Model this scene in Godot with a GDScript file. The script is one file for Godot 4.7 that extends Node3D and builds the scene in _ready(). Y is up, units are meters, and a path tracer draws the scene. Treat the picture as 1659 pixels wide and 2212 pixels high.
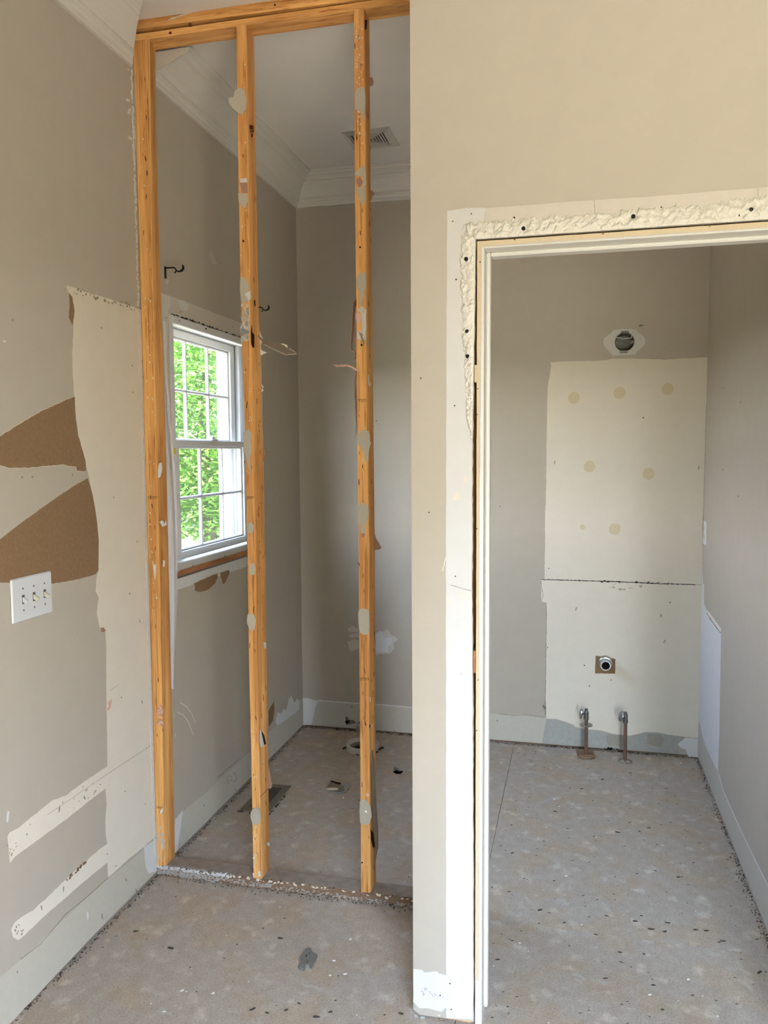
extends Node3D
# A half-stripped bathroom seen from the bedroom beside it: open studs on the left, a doorway without its casing on the right.
# Axes: x to the right along the stud wall (0 = face of the left wall), y up (0 = floor), z towards the viewer (0 = front of the studs).

const BACK := -1.6414      # face of the bathroom's far wall
const RIGHT := 2.1258      # face of the bathroom's right wall
const DOOR := 0.51         # face of the wall with the doorway
const CEIL := 3.05
const DOOR_L := 1.5       # patio doors in the rear wall
const DOOR_R := 2.85
const DOOR_T := 2.2
const REAR := 2.95
const SKY_ENERGY := 8.6
const SUN_ENERGY := 36.0
const EXPOSURE := 0.335
var mats := {}
var taken := {}
var rng := RandomNumberGenerator.new()
# planes that flat pieces are laid on: x = across, y = up, z = out of the surface
var LEFT_FACE := Transform3D(Basis(Vector3(0, 0, -1), Vector3.UP, Vector3.RIGHT), Vector3.ZERO)
var RIGHT_FACE := Transform3D(Basis(Vector3(0, 0, 1), Vector3.UP, Vector3.LEFT), Vector3(RIGHT, 0, 0))
var BACK_FACE := Transform3D(Basis.IDENTITY, Vector3(0, 0, BACK))
var DOOR_FACE := Transform3D(Basis.IDENTITY, Vector3(0, 0, DOOR))
var STUD_FACE := Transform3D.IDENTITY
var FLOOR_FACE := Transform3D(Basis(Vector3.RIGHT, Vector3(0, 0, -1), Vector3.UP), Vector3.ZERO)
var BOX_HOLE := ring(Vector2(1.733, 2.112), 0.044, 0.044, 32)      # junction box in the far wall
var PIPE_HOLE := ring(Vector2(1.664, 0.470), 0.0206, 0.0206, 24)   # drain in the far wall
var CEIL_FACE := Transform3D(Basis(Vector3.RIGHT, Vector3(0, 0, 1), Vector3.DOWN), Vector3(0, CEIL, 0))


func _ready():
	rng.seed = 7
	view_and_light()
	make_materials()
	shell()
	left_wall_marks()
	back_wall_marks()
	right_wall_marks()
	door_wall()
	crown()
	window()
	framing()
	fittings()
	floor_things()
	outdoors()


func view_and_light():
	var cam := Camera3D.new()
	cam.position = Vector3(1.5019, 1.5723, 2.5667)
	cam.rotation = Vector3(-0.0763, 0.2372, -0.006)
	cam.fov = rad_to_deg(2.0 * atan(1106.0 / 1712.88))
	cam.near = 0.05
	cam.far = 200.0
	add_child(cam)
	cam.current = true
	var sky_mat := ProceduralSkyMaterial.new()
	sky_mat.sky_top_color = Color(0.66, 0.77, 0.93)
	sky_mat.sky_horizon_color = Color(0.94, 0.95, 0.965)
	sky_mat.sky_curve = 0.2
	sky_mat.ground_bottom_color = Color(0.4, 0.42, 0.3)
	sky_mat.ground_horizon_color = Color(0.6, 0.62, 0.5)
	sky_mat.sky_energy_multiplier = SKY_ENERGY
	sky_mat.sun_angle_max = 1.0
	var sky := Sky.new()
	sky.sky_material = sky_mat
	var env := Environment.new()
	env.background_mode = Environment.BG_SKY
	env.sky = sky
	env.tonemap_mode = Environment.TONE_MAPPER_LINEAR
	env.tonemap_exposure = EXPOSURE
	env.sdfgi_enabled = true
	env.ssao_enabled = true
	env.ssil_enabled = true
	var we := WorldEnvironment.new()
	we.environment = env
	add_child(we)
	var sun := DirectionalLight3D.new()      # high on the garden side: it falls on the bedroom floor behind the viewer
	sun.light_color = Color(1.0, 0.94, 0.82)
	sun.light_energy = SUN_ENERGY
	sun.light_angular_distance = 0.6
	sun.shadow_enabled = true
	sun.look_at_from_position(Vector3(1.6, 9.0, 4.0), Vector3.ZERO)
	add_child(sun)


# ---------------------------------------------------------------- building blocks

func numbered(called: String) -> String:
	var n: int = taken.get(called, 0)
	taken[called] = n + 1
	return called if n == 0 else "%s_%03d" % [called, n]


func thing(called: String, label: String, category: String, at := Vector3.ZERO, group := "") -> Node3D:
	var o := Node3D.new()
	o.name = numbered(called)
	o.position = at
	add_child(o)
	tag(o, label, category, group)
	return o


func tag(o: Node, label: String, category := "", group := "", kind := ""):
	if label != "":
		o.set_meta("label", label)
	if category != "":
		o.set_meta("category", category)
	if group != "":
		o.set_meta("group", group)
	if kind != "":
		o.set_meta("kind", kind)


func struct(called: String, label: String, category: String, st: SurfaceTool, m: Material) -> MeshInstance3D:
	var o := obj(called, st, m)
	tag(o, label, category, "", "structure")
	return o


# commits the shape (given in world metres) as one named mesh under its parent
func obj(called: String, st: SurfaceTool, m: Material, parent: Node3D = self) -> MeshInstance3D:
	var o := MeshInstance3D.new()
	st.set_material(m)
	o.mesh = st.commit()
	var off := Vector3.ZERO
	var p: Node = parent
	while p != self:
		off += (p as Node3D).position
		p = p.get_parent()
	o.position = -off
	if parent == self:
		o.name = numbered(called)
		add_child(o)
	else:
		o.name = called
		parent.add_child(o, true)
	return o


func mesh() -> SurfaceTool:
	var st := SurfaceTool.new()
	st.begin(Mesh.PRIMITIVE_TRIANGLES)
	return st


func tri(st: SurfaceTool, a: Vector3, b: Vector3, c: Vector3, n: Vector3):
	st.set_normal(n)
	st.add_vertex(a)
	if (b - a).cross(c - a).dot(n) > 0.0:
		st.add_vertex(c)
		st.add_vertex(b)
	else:
		st.add_vertex(b)
		st.add_vertex(c)


func quad(st: SurfaceTool, a: Vector3, b: Vector3, c: Vector3, d: Vector3, n: Vector3):
	tri(st, a, b, c, n)
	tri(st, a, c, d, n)


# a quad with a normal of its own at each corner
func soft(st: SurfaceTool, p: Array, n: Array):
	var order := [0, 1, 2, 0, 2, 3]
	if (p[1] - p[0]).cross(p[2] - p[0]).dot(n[0] + n[1] + n[2] + n[3]) > 0.0:
		order = [0, 2, 1, 0, 3, 2]
	for k in order:
		st.set_normal(n[k])
		st.add_vertex(p[k])


# a box from one corner to the other, its edges chamfered
func box(st: SurfaceTool, lo: Vector3, hi: Vector3, ch := 0.0, T := Transform3D.IDENTITY):
	var c := (lo + hi) / 2
	var h := (hi - lo) / 2
	ch = minf(ch, 0.45 * minf(h.x, minf(h.y, h.z)) * 2.0)
	var corner := func(s: Vector3, k: int) -> Vector3:
		var v := h - Vector3(ch, ch, ch)
		v[k] = h[k]
		return T * (c + v * s)
	for k in 3:
		var l := (k + 1) % 3
		var m := (k + 2) % 3
		for sk in [-1.0, 1.0]:
			var n := Vector3.ZERO
			n[k] = sk
			var q := []
			for ss in [[-1, -1], [1, -1], [1, 1], [-1, 1]]:
				var s := Vector3.ZERO
				s[k] = sk
				s[l] = ss[0]
				s[m] = ss[1]
				q.append(corner.call(s, k))
			quad(st, q[0], q[1], q[2], q[3], (T.basis * n).normalized())
			if ch <= 0.0:
				continue
			for sl in [-1.0, 1.0]:
				var e := Vector3.ZERO
				e[k] = sk
				e[l] = sl
				var lo_s := e
				var hi_s := e
				lo_s[m] = -1
				hi_s[m] = 1
				quad(st, corner.call(lo_s, k), corner.call(hi_s, k), corner.call(hi_s, l), corner.call(lo_s, l), (T.basis * e).normalized())
	if ch > 0.0:
		for i in 8:
			var s := Vector3(1 if i & 1 else -1, 1 if i & 2 else -1, 1 if i & 4 else -1)
			tri(st, corner.call(s, 0), corner.call(s, 1), corner.call(s, 2), (T.basis * s).normalized())


func pts(flat: Array) -> PackedVector2Array:
	var out := PackedVector2Array()
	for i in range(0, flat.size() - 1, 2):
		out.append(Vector2(flat[i], flat[i + 1]))
	return out


# an outline whose edges wander like torn paper or a hand-cut joint
func rough(poly: PackedVector2Array, step: float, amp: float) -> PackedVector2Array:
	var out := PackedVector2Array()
	for i in poly.size():
		var a := poly[i]
		var b := poly[(i + 1) % poly.size()]
		var n := maxi(1, int((b - a).length() / step))
		var across := (b - a).orthogonal().normalized()
		for k in n:
			out.append(a.lerp(b, float(k) / n) + across * amp * rng.randf_range(-1, 1))
	return out


func ring(at: Vector2, rx: float, ry: float, count := 20, wander := 0.0) -> PackedVector2Array:
	var out := PackedVector2Array()
	for k in count:
		var a := TAU * k / count
		var s := 1.0 + wander * rng.randf_range(-1, 1)
		out.append(at + Vector2(cos(a) * rx, sin(a) * ry) * s)
	return out


# a sheet with that outline, from depth t0 to t1 out of its plane
func slab(st: SurfaceTool, poly: PackedVector2Array, T: Transform3D, t0: float, t1: float):
	var idx := Geometry2D.triangulate_polygon(poly)
	if idx.is_empty() and poly.size() % 2 == 0:    # a line that doubles back: lay it piece by piece
		var z := T.basis.z
		var m := poly.size()
		for i in m / 2 - 1:
			var c := [poly[i], poly[i + 1], poly[m - 2 - i], poly[m - 1 - i]]
			quad(st, T * Vector3(c[0].x, c[0].y, t1), T * Vector3(c[1].x, c[1].y, t1), T * Vector3(c[2].x, c[2].y, t1), T * Vector3(c[3].x, c[3].y, t1), z)
		return
	if idx.is_empty():
		var hull := Geometry2D.convex_hull(poly)
		hull.remove_at(hull.size() - 1)
		poly = hull
		idx = Geometry2D.triangulate_polygon(poly)
	var n := T.basis.z
	var area := 0.0
	for i in poly.size():
		area += poly[i].cross(poly[(i + 1) % poly.size()])
	for i in range(0, idx.size(), 3):
		var q := []
		for k in 3:
			q.append(poly[idx[i + k]])
		tri(st, T * Vector3(q[0].x, q[0].y, t1), T * Vector3(q[1].x, q[1].y, t1), T * Vector3(q[2].x, q[2].y, t1), n)
	for i in poly.size():
		var a := poly[i]
		var b := poly[(i + 1) % poly.size()]
		var e := (b - a).normalized()
		var out := Vector2(e.y, -e.x) * signf(area)
		quad(st, T * Vector3(a.x, a.y, t0), T * Vector3(b.x, b.y, t0), T * Vector3(b.x, b.y, t1), T * Vector3(a.x, a.y, t1), T.basis * Vector3(out.x, out.y, 0))


# the outline cut so that each hole stays open (a sheet with holes is laid as pieces that meet across them)
func holed(poly: PackedVector2Array, holes: Array) -> Array:
	var list := [poly]
	for h in holes:
		var c := Vector2.ZERO
		for v in h:
			c += v / h.size()
		var next := []
		for p in list:
			if Geometry2D.intersect_polygons(p, h).is_empty():
				next.append(p)
				continue
			for x in [[c.x - 60.0, c.x], [c.x, c.x + 60.0]]:
				for q in Geometry2D.intersect_polygons(p, PackedVector2Array([Vector2(x[0], -60), Vector2(x[1], -60), Vector2(x[1], 60), Vector2(x[0], 60)])):
					next.append_array(Geometry2D.clip_polygons(q, h))
		list = next
	return list


func slabs(st: SurfaceTool, polys: Array, T: Transform3D, t0: float, t1: float):
	for p in polys:
		slab(st, p, T, t0, t1)


func rect(x0: float, y0: float, x1: float, y1: float) -> PackedVector2Array:
	return PackedVector2Array([Vector2(x0, y0), Vector2(x1, y0), Vector2(x1, y1), Vector2(x0, y1)])


# the inside of an open box: four walls and the far end, from depth t0 down to t1
func well(st: SurfaceTool, poly: PackedVector2Array, T: Transform3D, t0: float, t1: float):
	for i in poly.size():
		var a := poly[i]
		var b := poly[(i + 1) % poly.size()]
		var e := (b - a).normalized()
		quad(st, T * Vector3(a.x, a.y, t0), T * Vector3(b.x, b.y, t0), T * Vector3(b.x, b.y, t1), T * Vector3(a.x, a.y, t1), T.basis * Vector3(-e.y, e.x, 0))
	slab(st, poly, T, t1 - 0.002, t1)


# a thin layer lying on a surface: paper, paint, filler
func patch(parent: Node3D, called: String, T: Transform3D, poly: PackedVector2Array, m: Material, t := 0.0006, step := 0.012, amp := 0.0010) -> MeshInstance3D:
	var st := mesh()
	slab(st, rough(poly, step, amp) if amp > 0.0 else poly, T, -0.0005, t)
	return obj(called, st, m, parent)


# several layers of one kind: those big enough to pick apart are parts, the crumbs are one part
func patches(parent: Node3D, called: String, T: Transform3D, list: Array, m: Material, t := 0.0006, amp := 0.0006):
	var crumbs := mesh()
	var some := false
	for p in list:
		var q := rough(p, 0.006, amp)
		if Geometry2D.triangulate_polygon(q).is_empty():
			q = p
		var r := Rect2(q[0], Vector2.ZERO)
		for v in q:
			r = r.expand(v)
		if maxf(r.size.x, r.size.y) > 0.014:
			var st := mesh()
			slab(st, q, T, -0.0003, t)
			obj(called, st, m, parent)
		else:
			slab(crumbs, q, T, -0.0003, t)
			some = true
	if some:
		var o := obj(called, crumbs, m, parent)
		if list.size() > 1:
			o.set_meta("kind", "stuff")


# a thin line drawn, cracked or scratched along points on a surface
func line(flat: Array, width: float) -> PackedVector2Array:
	var p := pts(flat)
	var out := PackedVector2Array()
	var back := PackedVector2Array()
	for i in p.size():
		var d := (p[mini(i + 1, p.size() - 1)] - p[maxi(i - 1, 0)]).normalized().orthogonal() * width / 2
		out.append(p[i] + d)
		back.append(p[i] - d)
	back.reverse()
	out.append_array(back)
	return out


# turned shape round the y axis of T; profile = (radius, height) from one end to the other
func lathe(st: SurfaceTool, T: Transform3D, flat: Array, count := 28):
	var p := pts(flat)
	for i in p.size() - 1:
		var d := p[i + 1] - p[i]
		var n2 := Vector2(d.y, -d.x).normalized()
		for k in count:
			var a := TAU * k / count
			var b := TAU * (k + 1) / count
			var da := Vector3(cos(a), 0, sin(a))
			var db := Vector3(cos(b), 0, sin(b))
			var na := T.basis * (da * n2.x + Vector3.UP * n2.y)
			var nb := T.basis * (db * n2.x + Vector3.UP * n2.y)
			soft(st, [T * (da * p[i].x + Vector3.UP * p[i].y), T * (db * p[i].x + Vector3.UP * p[i].y), T * (db * p[i + 1].x + Vector3.UP * p[i + 1].y), T * (da * p[i + 1].x + Vector3.UP * p[i + 1].y)], [na, nb, nb, na])


# a round bar along points; flat = how much it is squashed along its second axis
func tube(st: SurfaceTool, p: Array, r, count := 10, flat := 1.0):
	var side := Vector3.ZERO
	var rings := []
	for i in p.size():
		var d: Vector3 = (p[mini(i + 1, p.size() - 1)] - p[maxi(i - 1, 0)]).normalized()
		if side == Vector3.ZERO:
			side = d.cross(Vector3.UP if absf(d.y) < 0.9 else Vector3.RIGHT).normalized()
		side = (side - d * side.dot(d)).normalized()
		var up := d.cross(side)
		var rr: float = r[i] if r is Array else r
		var rg := []
		for k in count:
			var a := TAU * k / count
			rg.append([p[i] + (side * cos(a) + up * sin(a) * flat) * rr, side * cos(a) + up * sin(a)])
		rings.append(rg)
	for i in rings.size() - 1:
		for k in count:
			var l := (k + 1) % count
			soft(st, [rings[i][k][0], rings[i][l][0], rings[i + 1][l][0], rings[i + 1][k][0]], [rings[i][k][1], rings[i][l][1], rings[i + 1][l][1], rings[i + 1][k][1]])
	for e in [0, rings.size() - 1]:
		var n: Vector3 = (p[0] - p[1]).normalized() if e == 0 else (p[-1] - p[-2]).normalized()
		for k in count:
			tri(st, p[e], rings[e][k][0], rings[e][(k + 1) % count][0], n)


# a strip of paper along points: across[i] is its half width vector at each point
func strip(st: SurfaceTool, p: Array, across: Array, thick := 0.0006):
	var normals := []
	for i in p.size():
		var d: Vector3 = p[mini(i + 1, p.size() - 1)] - p[maxi(i - 1, 0)]
		normals.append(d.cross(across[i]).normalized())
	for s in [1.0, -1.0]:
		for i in p.size() - 1:
			var o0: Vector3 = normals[i] * thick / 2 * s
			var o1: Vector3 = normals[i + 1] * thick / 2 * s
			soft(st, [p[i] - across[i] + o0, p[i] + across[i] + o0, p[i + 1] + across[i + 1] + o1, p[i + 1] - across[i + 1] + o1], [normals[i] * s, normals[i] * s, normals[i + 1] * s, normals[i + 1] * s])
	for s in [1.0, -1.0]:
		for i in p.size() - 1:
			var n: Vector3 = (across[i] * s).normalized()
			quad(st, p[i] + across[i] * s + normals[i] * thick / 2, p[i] + across[i] * s - normals[i] * thick / 2, p[i + 1] + across[i + 1] * s - normals[i + 1] * thick / 2, p[i + 1] + across[i + 1] * s + normals[i + 1] * thick / 2, n)


# a moulding: the closed profile carried from points A to points B; U, V are the axes the profile was drawn on
func moulding(st: SurfaceTool, prof: PackedVector2Array, A: Array, B: Array, U: Vector3, V: Vector3):
	var area := 0.0
	for i in prof.size():
		area += prof[i].cross(prof[(i + 1) % prof.size()])
	for i in prof.size():
		var k := (i + 1) % prof.size()
		var e := (prof[k] - prof[i]).normalized()
		var n2 := Vector2(e.y, -e.x) * signf(area)
		quad(st, A[i], A[k], B[k], B[i], (U * n2.x + V * n2.y).normalized())
	var idx := Geometry2D.triangulate_polygon(prof)
	var w: Vector3 = (B[0] - A[0]).normalized()
	for i in range(0, idx.size(), 3):
		tri(st, A[idx[i]], A[idx[i + 1]], A[idx[i + 2]], -w)
		tri(st, B[idx[i]], B[idx[i + 1]], B[idx[i + 2]], w)


# ---------------------------------------------------------------- materials

func flat_mat(key: String, c: Color, rough_ := 0.85, metal := 0.0, spec := 0.4) -> StandardMaterial3D:
	var m := StandardMaterial3D.new()
	m.resource_name = key
	m.albedo_color = c
	m.roughness = rough_
	m.metallic = metal
	m.metallic_specular = spec
	mats[key] = m
	return m


func noise(seed_: int, freq: float, octaves := 4) -> FastNoiseLite:
	var n := FastNoiseLite.new()
	n.seed = seed_
	n.noise_type = FastNoiseLite.TYPE_SIMPLEX_SMOOTH
	n.frequency = freq
	n.fractal_octaves = octaves
	return n


func grained(key: String, c: Color, spread: float, size_m: float, seed_: int, freq := 0.02, rough_ := 0.9, spec := 0.3, bump := 0.0) -> StandardMaterial3D:
	var m := flat_mat(key, Color.WHITE, rough_, 0.0, spec)
	var t := NoiseTexture2D.new()
	t.width = 512
	t.height = 512
	t.seamless = true
	t.noise = noise(seed_, freq, 5)
	var g := Gradient.new()
	g.set_color(0, c.darkened(spread))
	g.set_color(1, c.lightened(spread * 0.6))
	t.color_ramp = g
	m.albedo_texture = t
	if bump > 0.0:
		var b := NoiseTexture2D.new()
		b.width = 512
		b.height = 512
		b.seamless = true
		b.as_normal_map = true
		b.bump_strength = bump
		b.noise = noise(seed_ + 50, 0.06, 3)
		m.normal_enabled = true
		m.normal_texture = b
	m.uv1_triplanar = true
	m.uv1_world_triplanar = true
	m.uv1_scale = Vector3.ONE / size_m
	return m


# grain along v: fine fibres, wider rings, a few dark resin streaks
func wood_image(seed_: int, light: Color, dark: Color) -> Image:
	var fine := noise(seed_, 0.5, 2)
	var rings := noise(seed_ + 1, 0.02, 3)
	var streak := noise(seed_ + 2, 0.05, 2)
	var tone := noise(seed_ + 3, 0.010, 3)
	var dirt := noise(seed_ + 4, 0.035, 4)
	var w := 384
	var h := 768
	var im := Image.create(w, h, false, Image.FORMAT_RGB8)
	for y in h:
		for x in w:
			var r := rings.get_noise_2d(x * 1.4, y * 0.10)
			var band := absf(fposmod(r * 5.0, 1.0) - 0.5) * 2.0
			var v := 0.42 + 0.26 * band + 0.16 * fine.get_noise_2d(x, y * 0.03) + 0.42 * tone.get_noise_2d(x, y * 0.35)
			var g := dirt.get_noise_2d(x, y * 0.5)
			if g > 0.30:
				v -= (g - 0.30) * 1.3
			var s := streak.get_noise_2d(x * 1.2, y * 0.14)
			if s > 0.42:
				v -= (s - 0.42) * 2.6
			im.set_pixel(x, y, dark.lerp(light, clampf(v, 0.0, 1.0)))
	return im


func wood(key: String, im: Image, scale: Vector3, rough_ := 0.75) -> StandardMaterial3D:
	var m := flat_mat(key, Color.WHITE, rough_, 0.0, 0.35)
	m.albedo_texture = ImageTexture.create_from_image(im)
	m.uv1_triplanar = true
	m.uv1_world_triplanar = true
	m.uv1_triplanar_sharpness = 8.0
	m.uv1_scale = scale
	return m


# worn subfloor: dusty grey with brownish blotches, pale trowel smears and fine dark pits
func floor_image() -> Image:
	var n := 1024
	var big := noise(11, 0.006, 4).get_image(n, n)
	var mid := noise(12, 0.03, 4).get_image(n, n)
	var fine := noise(13, 0.22, 3).get_image(n, n)
	var smear := noise(14, 0.016, 5).get_image(n, n)
	for i in [big, mid, fine, smear]:
		i.convert(Image.FORMAT_L8)
	var a := big.get_data()
	var b := mid.get_data()
	var c := fine.get_data()
	var d := smear.get_data()
	var out := PackedByteArray()
	out.resize(n * n * 3)
	for i in n * n:
		var blot := clampf((a[i] - 118) / 60.0, 0.0, 1.0)
		var v := 165.0 + (b[i] - 128) * 0.05 + (c[i] - 128) * 0.11
		var warm := 5.0 * blot
		if d[i] > 168:
			v += (d[i] - 168) * 0.30
		if c[i] < 62:
			v -= (62 - c[i]) * 0.7
		out[i * 3] = clampi(int(v + warm * 0.3), 0, 255)
		out[i * 3 + 1] = clampi(int(v - 12.0 - warm * 0.6), 0, 255)
		out[i * 3 + 2] = clampi(int(v - 27.0 - warm * 1.6), 0, 255)
	return Image.create_from_data(n, n, false, Image.FORMAT_RGB8, out)


func make_materials():
	grained("wall_paint", Color(0.650, 0.610, 0.550), 0.012, 0.9, 3, 0.012, 0.8, 0.3, 0.12)
	grained("ceiling_paint", Color(0.93, 0.92, 0.90), 0.012, 1.1, 4, 0.01, 0.9, 0.3, 0.12)
	grained("trim_white", Color(0.86, 0.85, 0.82), 0.01, 0.6, 5, 0.02, 0.45, 0.5)
	grained("vinyl_white", Color(0.88, 0.885, 0.89), 0.006, 0.6, 6, 0.02, 0.35, 0.5)
	grained("bare_board", Color(0.745, 0.712, 0.665), 0.02, 0.35, 7, 0.02, 0.95, 0.2)
	grained("cream_board", Color(0.825, 0.785, 0.715), 0.015, 0.5, 8, 0.01, 0.95, 0.2)
	grained("primer_white", Color(0.78, 0.77, 0.75), 0.015, 0.5, 9, 0.015, 0.8, 0.3)
	grained("base_strip", Color(0.690, 0.662, 0.600), 0.02, 0.4, 10, 0.02, 0.85, 0.3)
	grained("kraft", Color(0.475, 0.375, 0.272), 0.05, 0.25, 21, 0.03, 0.95, 0.2, 0.6)
	grained("plaster", Color(0.91, 0.89, 0.845), 0.05, 0.09, 22, 0.05, 0.95, 0.2, 2.0)
	grained("filler_grey", Color(0.640, 0.600, 0.530), 0.04, 0.2, 23, 0.05, 0.9, 0.2)
	grained("adhesive", Color(0.775, 0.715, 0.590), 0.03, 0.12, 24, 0.04, 0.9, 0.3)
	grained("damp_grey", Color(0.610, 0.600, 0.565), 0.05, 0.3, 25, 0.02, 0.9, 0.2)
	grained("water_mark", Color(0.570, 0.550, 0.500), 0.05, 0.2, 39, 0.02, 0.95, 0.2)
	grained("crust", Color(0.66, 0.63, 0.59), 0.12, 0.05, 40, 0.05, 1.0, 0.1)
	grained("paper_dark", Color(0.40, 0.345, 0.29), 0.08, 0.08, 45, 0.05, 0.95, 0.2)
	grained("pale_smear", Color(0.69, 0.655, 0.60), 0.06, 0.06, 46, 0.05, 1.0, 0.1)
	grained("stool_white", Color(0.70, 0.685, 0.65), 0.02, 0.3, 42, 0.02, 0.6, 0.3)
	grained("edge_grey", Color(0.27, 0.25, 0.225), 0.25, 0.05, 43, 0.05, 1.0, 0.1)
	grained("stain", Color(0.520, 0.480, 0.410), 0.06, 0.2, 26, 0.03, 0.95, 0.2)
	grained("grime", Color(0.20, 0.185, 0.165), 0.25, 0.05, 27, 0.05, 1.0, 0.1)
	grained("paper_brown", Color(0.56, 0.43, 0.36), 0.08, 0.1, 28, 0.04, 0.95, 0.2)
	grained("paper_grey", Color(0.50, 0.45, 0.38), 0.06, 0.1, 29, 0.04, 0.95, 0.2)
	grained("mortar", Color(0.46, 0.45, 0.42), 0.12, 0.08, 30, 0.06, 0.95, 0.2, 3.0)
	grained("dusty_wood", Color(0.545, 0.490, 0.435), 0.10, 0.5, 31, 0.02, 0.95, 0.2)
	grained("register_beige", Color(0.42, 0.38, 0.31), 0.08, 0.2, 32, 0.03, 0.7, 0.4)
	grained("copper", Color(0.36, 0.235, 0.16), 0.22, 0.05, 33, 0.05, 0.6, 0.5)
	grained("siding_white", Color(0.80, 0.84, 0.88), 0.01, 0.5, 34, 0.02, 0.6, 0.4)
	grained("lawn", Color(0.38, 0.40, 0.22), 0.25, 1.5, 35, 0.05, 1.0, 0.1)
	grained("pale_ground", Color(0.82, 0.755, 0.64), 0.12, 0.8, 38, 0.08, 1.0, 0.1)
	grained("bark", Color(0.40, 0.34, 0.27), 0.3, 0.4, 36, 0.05, 1.0, 0.1)
	grained("tan_edge", Color(0.745, 0.672, 0.555), 0.03, 0.2, 37, 0.03, 0.7, 0.3)
	flat_mat("insulation", Color(0.79, 0.63, 0.57), 1.0, 0.0, 0.1)
	flat_mat("chrome", Color(0.86, 0.87, 0.88), 0.26, 1.0)
	flat_mat("dull_chrome", Color(0.50, 0.50, 0.50), 0.35, 0.9)
	flat_mat("black_iron", Color(0.035, 0.03, 0.028), 0.5, 0.3)
	flat_mat("steel", Color(0.42, 0.40, 0.37), 0.5, 0.8)
	flat_mat("stain_metal", Color(0.24, 0.215, 0.175), 0.6, 0.2, 0.4)
	flat_mat("galvanised", Color(0.50, 0.50, 0.49), 0.5, 0.6)
	flat_mat("dark", Color(0.035, 0.028, 0.022), 1.0, 0.0, 0.1)
	flat_mat("pencil", Color(0.44, 0.44, 0.45), 0.9, 0.0, 0.2)
	flat_mat("ink_brown", Color(0.30, 0.16, 0.07), 0.9, 0.0, 0.2)
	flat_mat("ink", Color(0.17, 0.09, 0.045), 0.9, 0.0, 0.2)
	flat_mat("white_plastic", Color(0.78, 0.78, 0.77), 0.3, 0.0, 0.5)
	flat_mat("ivory_plastic", Color(0.76, 0.74, 0.64), 0.3, 0.0, 0.5)
	flat_mat("white_spot", Color(0.92, 0.91, 0.88), 0.8, 0.0, 0.3)
	var glass := flat_mat("glass", Color(0.95, 0.98, 0.97, 0.04), 0.02)
	glass.transparency = BaseMaterial3D.TRANSPARENCY_ALPHA
	var film := flat_mat("film", Color(0.93, 0.93, 0.94, 0.42), 0.45)
	film.transparency = BaseMaterial3D.TRANSPARENCY_ALPHA
	var bag := flat_mat("bag_film", Color(0.80, 0.80, 0.78, 0.45), 0.4)
	bag.transparency = BaseMaterial3D.TRANSPARENCY_ALPHA
	for k in 3:
		var leaf := flat_mat("leaf_%d" % k, [Color(0.48, 0.60, 0.20), Color(0.55, 0.64, 0.24), Color(0.42, 0.57, 0.22)][k], 0.6, 0.0, 0.3)
		leaf.backlight = Color(0.45, 0.60, 0.15)
		leaf.cull_mode = BaseMaterial3D.CULL_DISABLED
	var pine := wood_image(41, Color(0.905, 0.690, 0.420), Color(0.560, 0.350, 0.160))
	wood("stud_wood", pine, Vector3(4.5, 0.33, 4.5))
	var across := pine.duplicate()
	across.rotate_90(CLOCKWISE)
	wood("plate_wood", across, Vector3(0.55, 4.5, 4.5))
	var old := wood_image(44, Color(0.55, 0.45, 0.36), Color(0.34, 0.25, 0.18))
	old.rotate_90(CLOCKWISE)
	wood("sill_wood", old, Vector3(0.6, 5.0, 5.0))
	var cedar := wood_image(47, Color(0.66, 0.46, 0.30), Color(0.46, 0.28, 0.16))
	cedar.rotate_90(CLOCKWISE)
	wood("apron_wood", cedar, Vector3(4.0, 4.0, 0.6))
	var m := flat_mat("subfloor", Color.WHITE, 0.85, 0.0, 0.3)
	m.albedo_texture = ImageTexture.create_from_image(floor_image())
	m.uv1_triplanar = true
	m.uv1_world_triplanar = true
	m.uv1_scale = Vector3.ONE / 1.7


# ---------------------------------------------------------------- the shell

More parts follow.
